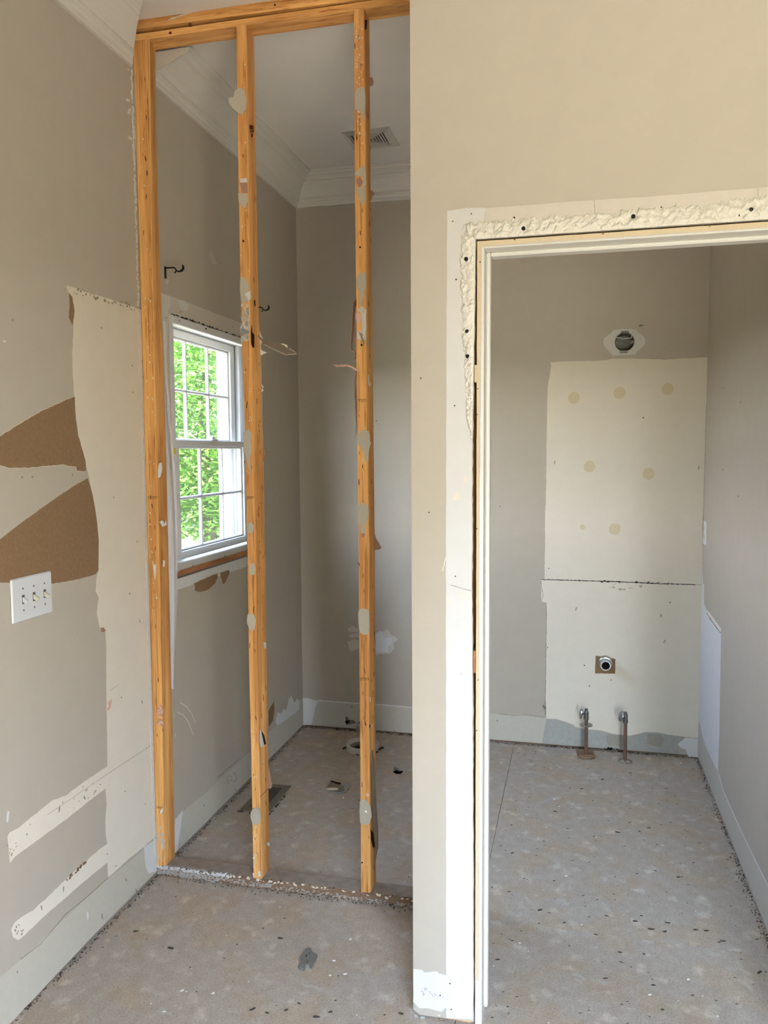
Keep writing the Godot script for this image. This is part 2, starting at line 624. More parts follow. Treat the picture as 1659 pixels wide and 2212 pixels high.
func shell():
	var st := mesh()
	var zs := [[-0.20, REAR, 0.012, 3.2], [-1.80, -1.115, 0.012, 3.2], [-1.115, -0.20, 0.012, 1.079], [-1.115, -0.20, 2.100, 3.2]]
	for q in zs:
		box(st, Vector3(-0.19, q[2], q[0]), Vector3(0, q[3], q[1]))
	var wl := struct("wall_left", "long greige wall on the left, torn down to bare board beside the first stud", "wall", st, mats.wall_paint)
	st = mesh()
	box(st, Vector3(-0.19, -0.2, -1.80), Vector3(-0.016, 0.012, REAR))
	obj("bottom_plate", st, mats.sill_wood, wl)
	st = mesh()
	box(st, Vector3(0, 0.012, -1.80), Vector3(2.3, 3.2, BACK - 0.10))
	slabs(st, holed(rect(0, 0.012, 2.3, 3.2), [BOX_HOLE, PIPE_HOLE]), BACK_FACE, -0.10, 0.0)
	var wb := struct("wall_back", "far greige bathroom wall behind the studs and seen through the doorway", "wall", st, mats.wall_paint)
	st = mesh()
	box(st, Vector3(-0.016, -0.2, -1.80), Vector3(2.3, 0.012, BACK - 0.016))
	obj("bottom_plate", st, mats.sill_wood, wb)
	st = mesh()
	box(st, Vector3(RIGHT, 0.012, BACK), Vector3(2.26, 3.2, 0.397))
	var wr := struct("wall_right", "bluish grey side wall inside the doorway on the right", "wall", st, mats.wall_paint)
	st = mesh()
	box(st, Vector3(RIGHT + 0.016, -0.2, BACK), Vector3(2.26, 0.012, 0.397))
	obj("bottom_plate", st, mats.sill_wood, wr)
	# the short wall that carries the stud wall forward to the doorway wall
	st = mesh()
	box(st, Vector3(1.08, 0.0, -0.077), Vector3(1.194, CEIL, 0.40))
	struct("wall_inner", "short return wall hidden behind the doorway wall's free edge", "wall", st, mats.wall_paint)
	# the rest of the bedroom, behind the viewer, with wide open patio doors
	st = mesh()
	box(st, Vector3(4.3, 0, 0.3), Vector3(4.45, 3.2, REAR + 0.15))
	struct("wall_bedroom", "plain bedroom wall to the right, out of view", "wall", st, mats.wall_paint)
	st = mesh()
	for q in [[-0.19, 0, DOOR_L, 3.2], [DOOR_R, 0, 4.45, 3.2], [DOOR_L, DOOR_T, DOOR_R, 3.2]]:
		box(st, Vector3(q[0], q[1], REAR), Vector3(q[2], q[3], REAR + 0.15))
	struct("wall_rear", "bedroom wall behind the viewer with wide open patio doors", "wall", st, mats.wall_paint)
	# ceiling: board below, solid roof above; the bathroom's sheet is broken out by the first stud
	st = mesh()
	box(st, Vector3(-0.19, 3.2, -1.80), Vector3(4.45, 3.35, REAR + 0.15))
	struct("roof", "roof above the ceiling boards", "roof", st, mats.sill_wood)
	st = mesh()
	slab(st, pts([0, 0.004, 4.3, 0.004, 4.3, REAR, 0, REAR]), CEIL_FACE, -0.025, 0.0)
	struct("ceiling", "white bedroom ceiling above the cut crown moulding", "ceiling", st, mats.ceiling_paint)
	st = mesh()
	slabs(st, holed(pts([-0.0053, -0.2034, -0.0241, -0.2517, -0.0382, -0.262, -0.0689, -0.2792, -0.1757, -0.4673] + [-0.01, BACK, RIGHT, BACK, RIGHT, -0.06, 1.0, -0.06, 0.8, -0.06] + [0.1141, -0.1977, 0.0629, -0.2019, 0.0444, -0.2056]), [rect(0.450, -1.279, 0.628, -1.101)]), CEIL_FACE, -0.012, 0.0)
	struct("ceiling", "white bathroom ceiling with the square air vent", "ceiling", st, mats.ceiling_paint)
	# floor: boards on a dark base, a few millimetres apart where the photo shows their joints
	var holes := [rect(0.113, 0.601, 0.187, 0.823), ring(Vector2(0.422, 1.385), 0.050, 0.050, 28)]   # heating duct, toilet drain
	st = mesh()
	slabs(st, holed(rect(-0.19, -REAR - 0.15, 4.45, 1.80), holes), FLOOR_FACE, -0.2, -0.004)
	var fl := struct("floor", "dusty grey subfloor with dark flecks and paint drips", "floor", st, mats.sill_wood)
	for q in [[-0.016, 1.1965, BACK - 0.016, REAR + 0.1], [1.1985, 4.45, -1.2830, REAR + 0.1], [1.1985, RIGHT + 0.016, BACK - 0.016, -1.2846]]:
		st = mesh()
		slabs(st, holed(rough(rect(q[0], -q[3], q[1], -q[2]), 0.05, 0.0006), holes), FLOOR_FACE, -0.004, 0.0)
		obj("floor_panel", st, mats.subfloor, fl)
	floor_dirt(fl)


func fleck(at: Vector2, size: float, thin: float, turn: float) -> PackedVector2Array:
	var p := PackedVector2Array()
	for k in 7:
		var a := TAU * k / 7
		p.append(at + Vector2(cos(a) * size, sin(a) * size * thin).rotated(turn) * rng.randf_range(0.6, 1.2))
	return p


# things nobody could count: torn adhesive flecks, plaster crumbs, dirt in the corners
func floor_dirt(fl: Node3D):
	var dark := mesh()
	for i in 330:
		var at := Vector2(rng.randf_range(1.21, 2.10), rng.randf_range(-1.10, 1.60))
		slab(dark, fleck(at, rng.randf_range(0.001, 0.0065) * (1.0 if i % 5 else 1.4), rng.randf_range(0.22, 0.5), 0.25 + rng.randf_range(-0.5, 0.5)), FLOOR_FACE, -0.001, 0.0007)
	for i in 150:
		var at := Vector2(rng.randf_range(0.02, 1.2), rng.randf_range(-1.4, 1.60))
		slab(dark, fleck(at, rng.randf_range(0.0008, 0.004), rng.randf_range(0.3, 0.9), rng.randf_range(0, PI)), FLOOR_FACE, -0.001, 0.0007)
	for f in [[1.433, 0.8653], [1.689, 0.73], [1.776, 0.7576], [1.817, 0.7978], [1.888, 0.4207], [1.714, 0.0981], [1.935, 0.0952], [1.803, 0.0598], [1.402, 0.093], [1.654, -0.0852], [2.059, -0.089], [1.644, 1.26], [1.778, 1.37], [1.547, 1.132], [1.819, 0.1125], [1.76, 0.0644], [1.903, 0.0926], [1.98, 0.049], [0.1091, -0.3306], [0.2676, -0.3844], [0.8489, -0.5453], [0.7247, -0.5673], [0.7524, -0.5329], [0.6312, -0.5857], [0.6755, -0.5891], [0.8162, -0.5734], [0.5883, -0.2579], [1.045, -0.5064]]:
		slab(dark, fleck(Vector2(f[0], f[1]), rng.randf_range(0.007, 0.012), 0.45, rng.randf_range(-0.4, 0.9)), FLOOR_FACE, -0.001, 0.0012)
	tag(obj("adhesive_fleck", dark, mats.edge_grey, fl), "dark torn adhesive flecks on the subfloor", "", "", "stuff")
	var pale := mesh()
	for i in 150:
		var at := Vector2(rng.randf_range(0.02, 2.1), rng.randf_range(-1.5, 1.50))
		slab(pale, fleck(at, rng.randf_range(0.0008, 0.003) * (1.0 if i % 5 else 1.9), rng.randf_range(0.5, 1), rng.randf_range(0, PI)), FLOOR_FACE, -0.001, 0.0006)
	for f in [[1.729, -0.2675], [1.847, -0.1728], [1.486, 0.3367], [2.034, 1.553], [1.426, 0.9875], [0.8023, -0.3968], [0.7916, -0.3282], [0.8443, -0.3792], [0.8123, -0.2124], [0.3991, -0.5594], [0.392, -0.6511], [0.4936, -0.5492]]:
		slab(pale, fleck(Vector2(f[0], f[1]), 0.006, 0.6, rng.randf_range(0, 1)), FLOOR_FACE, -0.001, 0.001)
	tag(obj("paint_drip", pale, mats.white_spot, fl), "white paint drips on the subfloor", "", "", "stuff")
	var smear := mesh()
	for f in [[[1.828, 1.457], 0.030], [[1.562, -0.2405], 0.05], [[1.891, 0.2519], 0.02], [[1.494, 0.157], 0.05], [[1.751, 1.071], 0.03], [[0.7415, -0.4511], 0.03], [[0.7752, -0.4584], 0.03], [[0.7441, -0.4879], 0.02], [[0.4845, 1.019], 0.03], [[0.2697, -0.4501], 0.02], [[0.3947, -0.6473], 0.03]]:
		for k in 5:
			slab(smear, fleck(Vector2(f[0][0], f[0][1]) + Vector2(rng.randf_range(-1, 1), rng.randf_range(-0.5, 0.5)) * f[1] * 0.7, f[1] * rng.randf_range(0.25, 0.55), rng.randf_range(0.3, 0.6), rng.randf_range(-0.5, 0.5)), FLOOR_FACE, -0.001, 0.0004 + 0.00004 * k)
	tag(obj("plaster_smear", smear, mats.pale_smear, fl), "pale plaster smears on the subfloor", "", "", "stuff")
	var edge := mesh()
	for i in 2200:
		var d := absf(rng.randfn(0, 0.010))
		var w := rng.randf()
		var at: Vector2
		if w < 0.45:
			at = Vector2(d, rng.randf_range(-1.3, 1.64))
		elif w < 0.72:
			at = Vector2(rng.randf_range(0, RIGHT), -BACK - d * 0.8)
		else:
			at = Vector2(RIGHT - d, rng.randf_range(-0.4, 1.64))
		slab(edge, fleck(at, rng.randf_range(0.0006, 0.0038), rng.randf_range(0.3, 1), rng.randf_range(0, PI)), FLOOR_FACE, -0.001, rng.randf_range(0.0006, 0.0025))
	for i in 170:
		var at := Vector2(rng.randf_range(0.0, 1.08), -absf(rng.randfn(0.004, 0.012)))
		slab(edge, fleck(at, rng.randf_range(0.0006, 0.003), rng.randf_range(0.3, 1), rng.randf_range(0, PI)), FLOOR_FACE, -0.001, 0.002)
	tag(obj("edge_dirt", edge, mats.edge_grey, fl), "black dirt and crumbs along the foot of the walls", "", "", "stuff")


# a torn-off layer with the white rim of ripped paper round it
func torn(parent: Node3D, called: String, T: Transform3D, poly: PackedVector2Array, m: Material, label := ""):
	var p := rough(poly, 0.010, 0.0012)
	var rim := Geometry2D.offset_polygon(p, 0.0012)
	if rim.size() > 0:
		var st := mesh()
		slab(st, rough(rim[0], 0.02, 0.0006), T, -0.0005, 0.0008)
		obj("torn_rim", st, mats.cream_board, parent)
	var st2 := mesh()
	slab(st2, p, T, -0.0005, 0.0010)
	var o := obj(called, st2, m, parent)
	if label != "":
		o.set_meta("label", label)


# small marks scattered along a polyline on a surface
func specks(parent: Node3D, called: String, T: Transform3D, flat: Array, count: int, spread: float, size: float, m: Material, t := 0.0013):
	var p := pts(flat)
	var st := mesh()
	for i in count:
		var k := rng.randi_range(0, p.size() - 2)
		var at := p[k].lerp(p[k + 1], rng.randf()) + Vector2(rng.randf_range(-1, 1), rng.randf_range(-1, 1)) * spread
		var dir := (p[k + 1] - p[k]).angle()
		slab(st, fleck(at, size * rng.randf_range(0.3, 1.3), rng.randf_range(0.2, 0.7), dir + rng.randf_range(-0.5, 0.5)), T, -0.0004, t)
	tag(obj(called, st, m, parent), "", "", "", "stuff")


func dots(parent: Node3D, called: String, T: Transform3D, list: Array, size: float, m: Material, t := 0.0014, long := 1.0):
	var st := mesh()
	for f in list:
		slab(st, fleck(Vector2(f[0], f[1]), size, 1.0 / long, PI / 2 + rng.randf_range(-0.4, 0.4)), T, -0.0004, t)
	var o := obj(called, st, m, parent)
	if list.size() > 1:
		o.set_meta("kind", "stuff")


func left_wall_marks():
	var w: Node3D = get_node("wall_left")
	patch(w, "baseboard_ghost", LEFT_FACE, pts([-1.255, 0.184, -0.821, 0.1551, -0.6938, 0.1515, -0.5507, 0.1546, -0.4231, 0.1563, -0.3094, 0.1569, -0.1762, 0.1442, 0.0087, 0.1445, 0.0027, 0.0144, -0.1422, 0.0227, -0.4969, 0.0102, -0.7936, 0.0007, -1.265, 0.024]), mats.base_strip, 0.0005, 0.03, 0.0008)
	patch(w, "baseboard_ghost", LEFT_FACE, pts([0.1379, 0.144, 0.2507, 0.1496, 0.3882, 0.1385, 0.5701, 0.1412] + [0.7721, 0.1405, 0.9981, 0.1398] + [1.615, 0.172, 1.640, 0.172, 1.640, 0.013, 0.09, 0.013, 0.09, 0.145]), mats.base_strip, 0.0005, 0.03, 0.0008)
	patch(w, "bare_board_panel", LEFT_FACE, pts([-0.4188, 2.078, -0.3121, 2.077, -0.1911, 2.079, 0.0078, 2.078, 0.0207, 2.065, 0.0198, 1.972, 0.0282, 1.873, 0.0256, 1.728, 0.0247, 1.594, 0.022, 1.368, 0.0203, 1.197, 0.0178, 1.03, 0.0221, 0.9682, 0.0205, 0.7351, 0.0221, 0.5575, 0.0181, 0.3804, 0.0149, 0.2378, 0.009, 0.1502, -0.0825, 0.1509, -0.1754, 0.1579, -0.3093, 0.1584, -0.3098, 0.2139, -0.3036, 0.2593, -0.3121, 0.3013, -0.3126, 0.3552, -0.3026, 0.4042, -0.3049, 0.4587, -0.2905, 0.4901, -0.2899, 0.5326, -0.2819, 0.769, -0.2748, 0.9252, -0.2757, 0.9883, -0.2936, 0.9871, -0.306, 1, -0.3203, 1.055, -0.3071, 1.104, -0.3231, 1.127, -0.317, 1.172, -0.299, 1.2, -0.3017, 1.198, -0.318, 1.216, -0.3022, 1.249, -0.3213, 1.277, -0.2987, 1.31, -0.3067, 1.367, -0.3236, 1.443, -0.3375, 1.494, -0.3529, 1.543, -0.3869, 1.626, -0.3964, 1.708, -0.3999, 1.755, -0.4029, 1.812, -0.4021, 1.878, -0.3919, 1.946, -0.3868, 2.008, -0.4021, 2.038, -0.4086, 2.058]), mats.cream_board, 0.0007)
	patch(w, "bare_board_strip", LEFT_FACE, pts([-0.7692, 0.5249, -0.7614, 0.5322, -0.7236, 0.5298, -0.6842, 0.5339, -0.5797, 0.5428, -0.5134, 0.5307, -0.4012, 0.5358, -0.288, 0.534, -0.283, 0.4601, -0.31, 0.4641, -0.422, 0.4618, -0.5177, 0.4563, -0.6414, 0.4567, -0.7472, 0.4558, -0.7639, 0.4488, -0.7681, 0.5022]), mats.cream_board, 0.0008)
	patch(w, "bare_board_strip", LEFT_FACE, pts([-0.3009, 0.2743, -0.3473, 0.2788, -0.4245, 0.2764, -0.4815, 0.2758, -0.5664, 0.2697, -0.6248, 0.2653, -0.6804, 0.2629, -0.7263, 0.2714, -0.7583, 0.2724, -0.7716, 0.2601, -0.7656, 0.236, -0.7459, 0.2133, -0.7167, 0.2126, -0.6347, 0.217, -0.547, 0.2169, -0.4196, 0.2158, -0.3045, 0.2112]), mats.cream_board, 0.0008)
	torn(w, "torn_brown_paper", LEFT_FACE, pts([-0.9009, 1.555, -0.7317, 1.62, -0.6623, 1.651, -0.5608, 1.693, -0.4582, 1.728, -0.3989, 1.746, -0.3975, 1.688, -0.3869, 1.626, -0.355, 1.548, -0.3529, 1.515, -0.4012, 1.517, -0.4044, 1.53, -0.4694, 1.538, -0.5352, 1.536, -0.6243, 1.532, -0.7006, 1.534, -0.7366, 1.54, -0.9011, 1.551]), mats.kraft)
	torn(w, "torn_brown_paper", LEFT_FACE, pts([-0.9195, 1.257, -0.7499, 1.321, -0.6863, 1.359, -0.6328, 1.391, -0.5272, 1.429, -0.4355, 1.466, -0.3458, 1.494, -0.3236, 1.443, -0.3067, 1.367, -0.2982, 1.29, -0.3196, 1.277, -0.3156, 1.256, -0.3071, 1.224, -0.3054, 1.193, -0.3111, 1.214, -0.3233, 1.182, -0.3636, 1.186, -0.4286, 1.182, -0.5414, 1.189, -0.6302, 1.212, -0.7187, 1.235, -0.7546, 1.245, -0.9187, 1.27]), mats.kraft)
	patch(w, "scraped_patch", LEFT_FACE, pts([-0.4086, 2.058, -0.3937, 2.049, -0.3836, 2.008, -0.3897, 1.984, -0.3971, 1.964, -0.4128, 1.985, -0.406, 2.023]), mats.kraft, 0.0012, 0.006, 0.0008)
	patch(w, "scraped_patch", LEFT_FACE, pts([-0.3058, 1.004, -0.2865, 1.001, -0.2749, 0.986, -0.2979, 0.9881]), mats.paper_brown, 0.0013, 0.004, 0.0008)
	patch(w, "primer_patch", LEFT_FACE, pts([-0.0825, 0.151, 0.0084, 0.1403, 0.0027, 0.0144, -0.0563, 0.0371, -0.0759, 0.0771]), mats.primer_white, 0.0009)
	patch(w, "primer_patch", LEFT_FACE, pts([0.1479, 0.1456, 0.2143, 0.1545, 0.1968, 0.1164, 0.1599, 0.0195, 0.1384, 0.0146]), mats.primer_white, 0.0009)
	patches(w, "paint_chip", LEFT_FACE, [pts([-0.0538, 2.774, -0.029, 2.781, -0.0315, 2.772, -0.0475, 2.766]), pts([-0.041, 2.743, -0.0226, 2.756, -0.0298, 2.732, -0.0468, 2.726]), pts([-0.0459, 2.654, -0.0142, 2.657, -0.0247, 2.648, -0.0446, 2.643]), pts([-0.0383, 2.878, -0.0254, 2.883, -0.0276, 2.878, -0.0376, 2.874]), pts([-0.7668, 0.5947, -0.7577, 0.5927, -0.7655, 0.5653, -0.7714, 0.5703]), pts([-0.4315, 0.1112, -0.4234, 0.1065, -0.4223, 0.0828, -0.4313, 0.0856]), pts([-0.7072, 1.875, -0.695, 1.877, -0.6965, 1.873, -0.7062, 1.871]), pts([0.005, 2.894, 0.0195, 2.901, 0.008, 2.658, 0.0118, 2.58, 0.0075, 2.575, -0.0003, 2.655])], mats.primer_white, 0.0012)
	# the broken gypsum edge beside the first stud
	var st := mesh()
	for i in 210:
		var y := 0.06 + 2.84 * i / 210.0 + rng.randf_range(-0.004, 0.004)
		var z := 0.0125 + rng.randf_range(-0.003, 0.004)
		slab(st, rough(ring(Vector2(-z, y), rng.randf_range(0.002, 0.0065), rng.randf_range(0.004, 0.014), 7, 0.3), 0.02, 0.0), LEFT_FACE, -0.001, rng.randf_range(0.0015, 0.004))
	tag(obj("broken_edge", st, mats.primer_white, w), "crumbling white gypsum edge beside the first stud", "", "", "stuff")
	patches(w, "pencil_line", LEFT_FACE, [line([-0.6031, 0.5105, -0.4758, 0.5094, -0.2894, 0.5084, 0.0022, 0.5025], 0.0012), line([-0.2647, 0.7824, -0.2085, 0.7872], 0.0010), line([-0.7399, 0.1534, -0.6531, 0.1446, -0.5348, 0.1651, -0.4313, 0.1584, -0.3002, 0.1574], 0.0016), line([0.5299, 0.1584, 0.578, 0.1546, 0.6355, 0.1556, 0.6947, 0.1531, 0.7504, 0.1539], 0.0022)], mats.stain, 0.0010, 0.0002)
	specks(w, "dirt_speck", LEFT_FACE, [-0.3849, 2.067, -0.1913, 2.075, 0.0025, 2.076], 44, 0.010, 0.006, mats.stain)
	specks(w, "dirt_speck", LEFT_FACE, [0.0055, 2.035, 0.0114, 1.761, 0.0174, 1.481], 34, 0.012, 0.005, mats.filler_grey)
	specks(w, "dirt_speck", LEFT_FACE, [-0.7627, 0.5107, -0.7557, 0.4714, -0.7326, 0.4868], 12, 0.012, 0.005, mats.stain)
	specks(w, "dirt_speck", LEFT_FACE, [-0.7559, 0.2596, -0.7416, 0.2325, -0.722, 0.2343], 10, 0.012, 0.005, mats.stain)
	specks(w, "dirt_speck", LEFT_FACE, [-0.5592, 0.2657, -0.4897, 0.2701, -0.4246, 0.2739], 22, 0.004, 0.007, mats.kraft)
	specks(w, "dirt_speck", LEFT_FACE, [-0.6996, 0.4978, -0.4207, 0.4853, -0.3349, 0.4953], 12, 0.02, 0.006, mats.filler_grey)
	dots(w, "nail_hole", LEFT_FACE, [[-0.6638, 1.937], [-0.2431, 1.978], [-0.6506, 1.506], [-0.6079, 1.506], [-0.4238, 1.506], [-0.0647, 1.875], [-0.0648, 1.783], [-0.2054, 1.424], [-0.0684, 1.261], [-0.1257, 1.085], [-0.1969, 0.7386], [-0.1932, 0.4065], [-0.6932, 0.4947], [-0.5295, 0.5157], [-0.4268, 0.5211], [-0.3352, 0.4902], [-0.0656, 0.3039], [-0.262, 0.1753], [-0.7544, 0.1262], [-0.3092, 0.2407]], 0.0030, mats.stain)
	dots(w, "gouge", LEFT_FACE, [[-0.0656, 0.9752], [-0.067, 0.6831], [-0.2039, 0.0939], [-0.1404, 0.0187], [-0.3499, 0.0476], [-0.4208, 0.4828], [-0.5468, 0.5016], [-0.5414, 0.2484], [-0.6433, 0.2493]], 0.010, mats.stain, 0.0014, 3.5)
	patches(w, "pink_smudge", LEFT_FACE, [pts([-0.2758, 0.7486, -0.2528, 0.7494, -0.2586, 0.7298, -0.2703, 0.7176, -0.2907, 0.7243, -0.2858, 0.7306, -0.2732, 0.7292])], mats.insulation, 0.0013)
	# beside the window: the casing's footprint, torn paper under the sill, scuffs
	patch(w, "casing_ghost", LEFT_FACE, pts([0.145, 2.164, 1.085, 2.164, 1.085, 2.098, 0.203, 2.098, 0.203, 1.085, 0.145, 1.085]), mats.bare_board, 0.0007, 0.02, 0.0010)
	patch(w, "primer_patch", LEFT_FACE, pts([0.15, 2.161, 0.211, 2.159, 0.2175, 2.129, 0.1974, 2.107, 0.191, 2.008, 0.1716, 1.926, 0.1861, 1.795, 0.1978, 1.606] + [0.203, 1.085, 0.145, 1.085]), mats.primer_white, 0.0009, 0.02, 0.0008)
	patches(w, "primer_patch", LEFT_FACE, [pts([0.2662, 2.159, 0.3237, 2.167, 0.3616, 2.159, 0.3545, 2.139, 0.3391, 2.127, 0.3158, 2.127, 0.2819, 2.137])], mats.primer_white, 0.0012)
	patch(w, "casing_ghost", LEFT_FACE, pts([0.16, 1.081, 1.075, 1.081, 1.075, 1.036, 0.80, 1.036] + [0.8927, 1.038, 0.7033, 1.041, 0.478, 1.047, 0.3487, 1.042, 0.2257, 1.04] + [0.16, 1.040]), mats.primer_white, 0.0008)
	torn(w, "torn_brown_paper", LEFT_FACE, pts([0.3486, 1.041, 0.3817, 1.043, 0.478, 1.047, 0.5724, 1.05, 0.5676, 1.03, 0.5407, 1.008, 0.4752, 0.9928, 0.3995, 0.998, 0.3667, 1.01, 0.3536, 1.011, 0.3579, 1.032]), mats.kraft)
	torn(w, "torn_brown_paper", LEFT_FACE, pts([0.5948, 1.048, 0.6916, 1.047, 0.6908, 1.03, 0.6459, 0.997, 0.6262, 0.9908, 0.6118, 1.009]), mats.kraft)
	torn(w, "torn_brown_paper", LEFT_FACE, pts([1.118, 0.2644, 1.196, 0.2924, 1.205, 0.2451, 1.179, 0.1917, 1.121, 0.1765]), mats.kraft)
	patches(w, "ripped_board", LEFT_FACE, [pts([1.214, 0.1712, 1.251, 0.2122, 1.299, 0.1875, 1.337, 0.2025, 1.374, 0.1813, 1.415, 0.2332, 1.46, 0.2381, 1.492, 0.1855, 1.547, 0.1922, 1.587, 0.1699, 1.585, 0.1222, 1.423, 0.1279, 1.248, 0.1459])], mats.primer_white, 0.0008, 0.003)
	patches(w, "ghost_mark", LEFT_FACE, [pts([0.5774, 2.421, 0.6351, 2.376, 0.5894, 2.365, 0.5535, 2.383]), pts([0.1871, 2.221, 0.2156, 2.223, 0.2024, 2.208, 0.1906, 2.2, 0.1831, 2.2]), pts([0.1884, 2.193, 0.2006, 2.191, 0.1975, 2.187, 0.189, 2.187])], mats.base_strip, 0.0007)
	patches(w, "chalk_scuff", LEFT_FACE, [line([0.215, 0.5902, 0.261, 0.5616, 0.3075, 0.5133, 0.3305, 0.472], 0.006), line([0.1856, 0.5627, 0.2402, 0.5308, 0.2767, 0.4903, 0.3129, 0.4251], 0.005), line([0.1575, 0.5491, 0.1671, 0.5596], 0.004), line([0.1623, 0.4697, 0.1687, 0.4858], 0.005)], mats.bare_board, 0.0008)
	patches(w, "pencil_mark", LEFT_FACE, [line([0.6875, 0.1171, 0.7087, 0.1002, 0.7204, 0.0847, 0.7184, 0.0713, 0.7044, 0.0688, 0.6852, 0.0709], 0.0016), line([0.6366, 0.1238, 0.6281, 0.1133, 0.6274, 0.0997, 0.6375, 0.0874], 0.0016), line([0.6547, 0.1106, 0.6705, 0.104, 0.6729, 0.0972, 0.6646, 0.0936, 0.6536, 0.0899, 0.6752, 0.0892], 0.0016)], mats.pencil, 0.0012)
	specks(w, "mildew_line", LEFT_FACE, [0.215, 2.0985, 1.10, 2.0995], 120, 0.0025, 0.006, mats.grime)
	dots(w, "nail_hole", LEFT_FACE, [[0.2836, 2.083], [0.2922, 2.117], [0.1809, 2.078], [0.7832, 2.133], [0.1547, 1.985], [0.393, 0.0923], [0.7091, 0.0229]], 0.003, mats.grime)


func back_wall_marks():
	var w: Node3D = get_node("wall_back")
	patch(w, "baseboard_ghost", BACK_FACE, pts([0.003, 0.013] + [-0.0042, 0.1645, 0.0212, 0.1721, 0.0913, 0.1594, 0.3189, 0.1588, 0.638, 0.1575] + [0.9, 0.164] + [1.068, 0.1561, 1.161, 0.1553, 1.243, 0.1595, 1.298, 0.1607, 1.366, 0.1497] + [1.345, 0.013]), mats.base_strip, 0.0005, 0.02, 0.0010)
	patch(w, "primer_patch", BACK_FACE, pts([-0.0012, 0.1627, 0.0212, 0.1701, 0.0913, 0.1574, 0.0706, 0.1091, 0.0598, 0.0497, 0.0492, 0.0146, -0.0014, 0.0077]), mats.primer_white, 0.0008)
	patches(w, "primer_rim", BACK_FACE, [line([0.0913, 0.1594, 0.3189, 0.1588, 0.4644, 0.1613, 0.638, 0.1575], 0.007)], mats.primer_white, 0.0009, 0.0015)
	patches(w, "filler_smear", BACK_FACE, [
		pts([0.4313, 0.5617, 0.4423, 0.5729, 0.4613, 0.5791, 0.4748, 0.5718, 0.4884, 0.5884, 0.51, 0.5868, 0.5126, 0.571, 0.5286, 0.5504, 0.5421, 0.5538, 0.5595, 0.536, 0.5419, 0.5218, 0.5338, 0.5081, 0.5377, 0.4843, 0.5228, 0.4648, 0.5119, 0.4495, 0.4876, 0.4548, 0.4332, 0.4438]),
		pts([0.2749, 0.5486, 0.3054, 0.5555, 0.3384, 0.5625, 0.3382, 0.5383, 0.2886, 0.5291]), pts([0.269, 0.5105, 0.3051, 0.5232, 0.3381, 0.5221, 0.3377, 0.4736, 0.3045, 0.4637, 0.2934, 0.4523, 0.2769, 0.4704, 0.2716, 0.4944]), pts([0.274, 0.589, 0.3058, 0.5986, 0.3359, 0.5839, 0.3357, 0.5651, 0.2972, 0.5659, 0.2738, 0.5702])], mats.bare_board, 0.0009, 0.003)
	patches(w, "filler_smear", BACK_FACE, [pts([0.434, 0.5564, 0.4531, 0.5761, 0.4721, 0.5743, 0.4773, 0.5426, 0.5259, 0.545, 0.523, 0.5102, 0.5041, 0.4958, 0.5039, 0.4638, 0.4333, 0.4572])], mats.primer_white, 0.0012, 0.002)
	# behind the washstand: where a mirror and a counter were glued on
	patch(w, "mirror_ghost", BACK_FACE, pts([1.368, 2.024, 1.475, 2.026, 1.575, 2.025, 1.644, 2.025, 1.677, 2.032, 1.765, 2.029, 1.854, 2.024, 1.928, 2.019, 1.994, 2.022, 2.128, 2.023, 2.128, 1.874, 2.124, 1.783, 2.124, 1.568, 2.123, 1.335, 2.122, 1.187, 2.125, 1.058, 2.124, 0.8957, 1.981, 0.8979, 1.813, 0.8959, 1.643, 0.8974, 1.487, 0.8968, 1.35, 0.8979, 1.351, 1.085, 1.349, 1.266, 1.351, 1.207, 1.354, 1.451, 1.355, 1.733, 1.357, 1.893, 1.37, 1.98, 1.373, 2.004]), mats.cream_board, 0.0006)
	var st1 := mesh()
	slabs(st1, holed(rough(pts([1.333, 0.8927, 1.643, 0.8938, 1.898, 0.8951, 2.129, 0.8923, 2.131, 0.6635, 2.132, 0.397, 2.134, 0.1053, 2.064, 0.107, 1.98, 0.1121, 1.921, 0.1201, 1.87, 0.1161, 1.827, 0.1008, 1.793, 0.0916, 1.707, 0.094, 1.655, 0.1065, 1.602, 0.1089, 1.518, 0.1145, 1.504, 0.1293, 1.424, 0.1513, 1.366, 0.1497, 1.362, 0.2546, 1.363, 0.5343, 1.363, 0.7744, 1.334, 0.7788]), 0.012, 0.001), [PIPE_HOLE]), BACK_FACE, -0.0005, 0.0007)
	obj("counter_ghost", st1, mats.cream_board, w)
	patch(w, "damp_band", BACK_FACE, pts([1.366, 0.146, 1.424, 0.1475, 1.505, 0.1256, 1.518, 0.1107, 1.602, 0.1042, 1.707, 0.0894, 1.793, 0.088, 1.87, 0.1124, 1.921, 0.1165, 1.98, 0.1084, 2.064, 0.1033, 2.032, 0.0289] + [2.05, 0.013, 1.345, 0.013]), mats.damp_grey, 0.0006)
	patch(w, "primer_patch", BACK_FACE, pts([2.064, 0.1024, 2.132, 0.1025, 2.129, 0.0046, 2.083, 0.0042, 2.065, 0.0408, 2.04, 0.0478, 2.027, 0.0649]), mats.primer_white, 0.0009)
	patches(w, "water_stain", BACK_FACE, [pts([1.677, 0.0916, 1.742, 0.0875, 1.768, 0.0804, 1.76, 0.0289, 1.69, 0.0278, 1.673, 0.0542]), pts([1.879, 0.1076, 1.938, 0.1078, 1.964, 0.087, 1.948, 0.0401, 1.88, 0.0527])], mats.water_mark, 0.0009, 0.002)
	var q := [[1.489, 1.839], [1.713, 1.859], [1.942, 1.874], [1.571, 1.489], [1.86, 1.452], [1.7, 1.168], [1.54, 1.175]]
	for i in q.size():
		var s := 0.030 if i < 6 else 0.014
		var st := mesh()
		slab(st, ring(Vector2(q[i][0], q[i][1]), s * 0.98, s, 22, 0.07), BACK_FACE, -0.0005, 0.0018)
		obj("adhesive_spot", st, mats.adhesive, w)
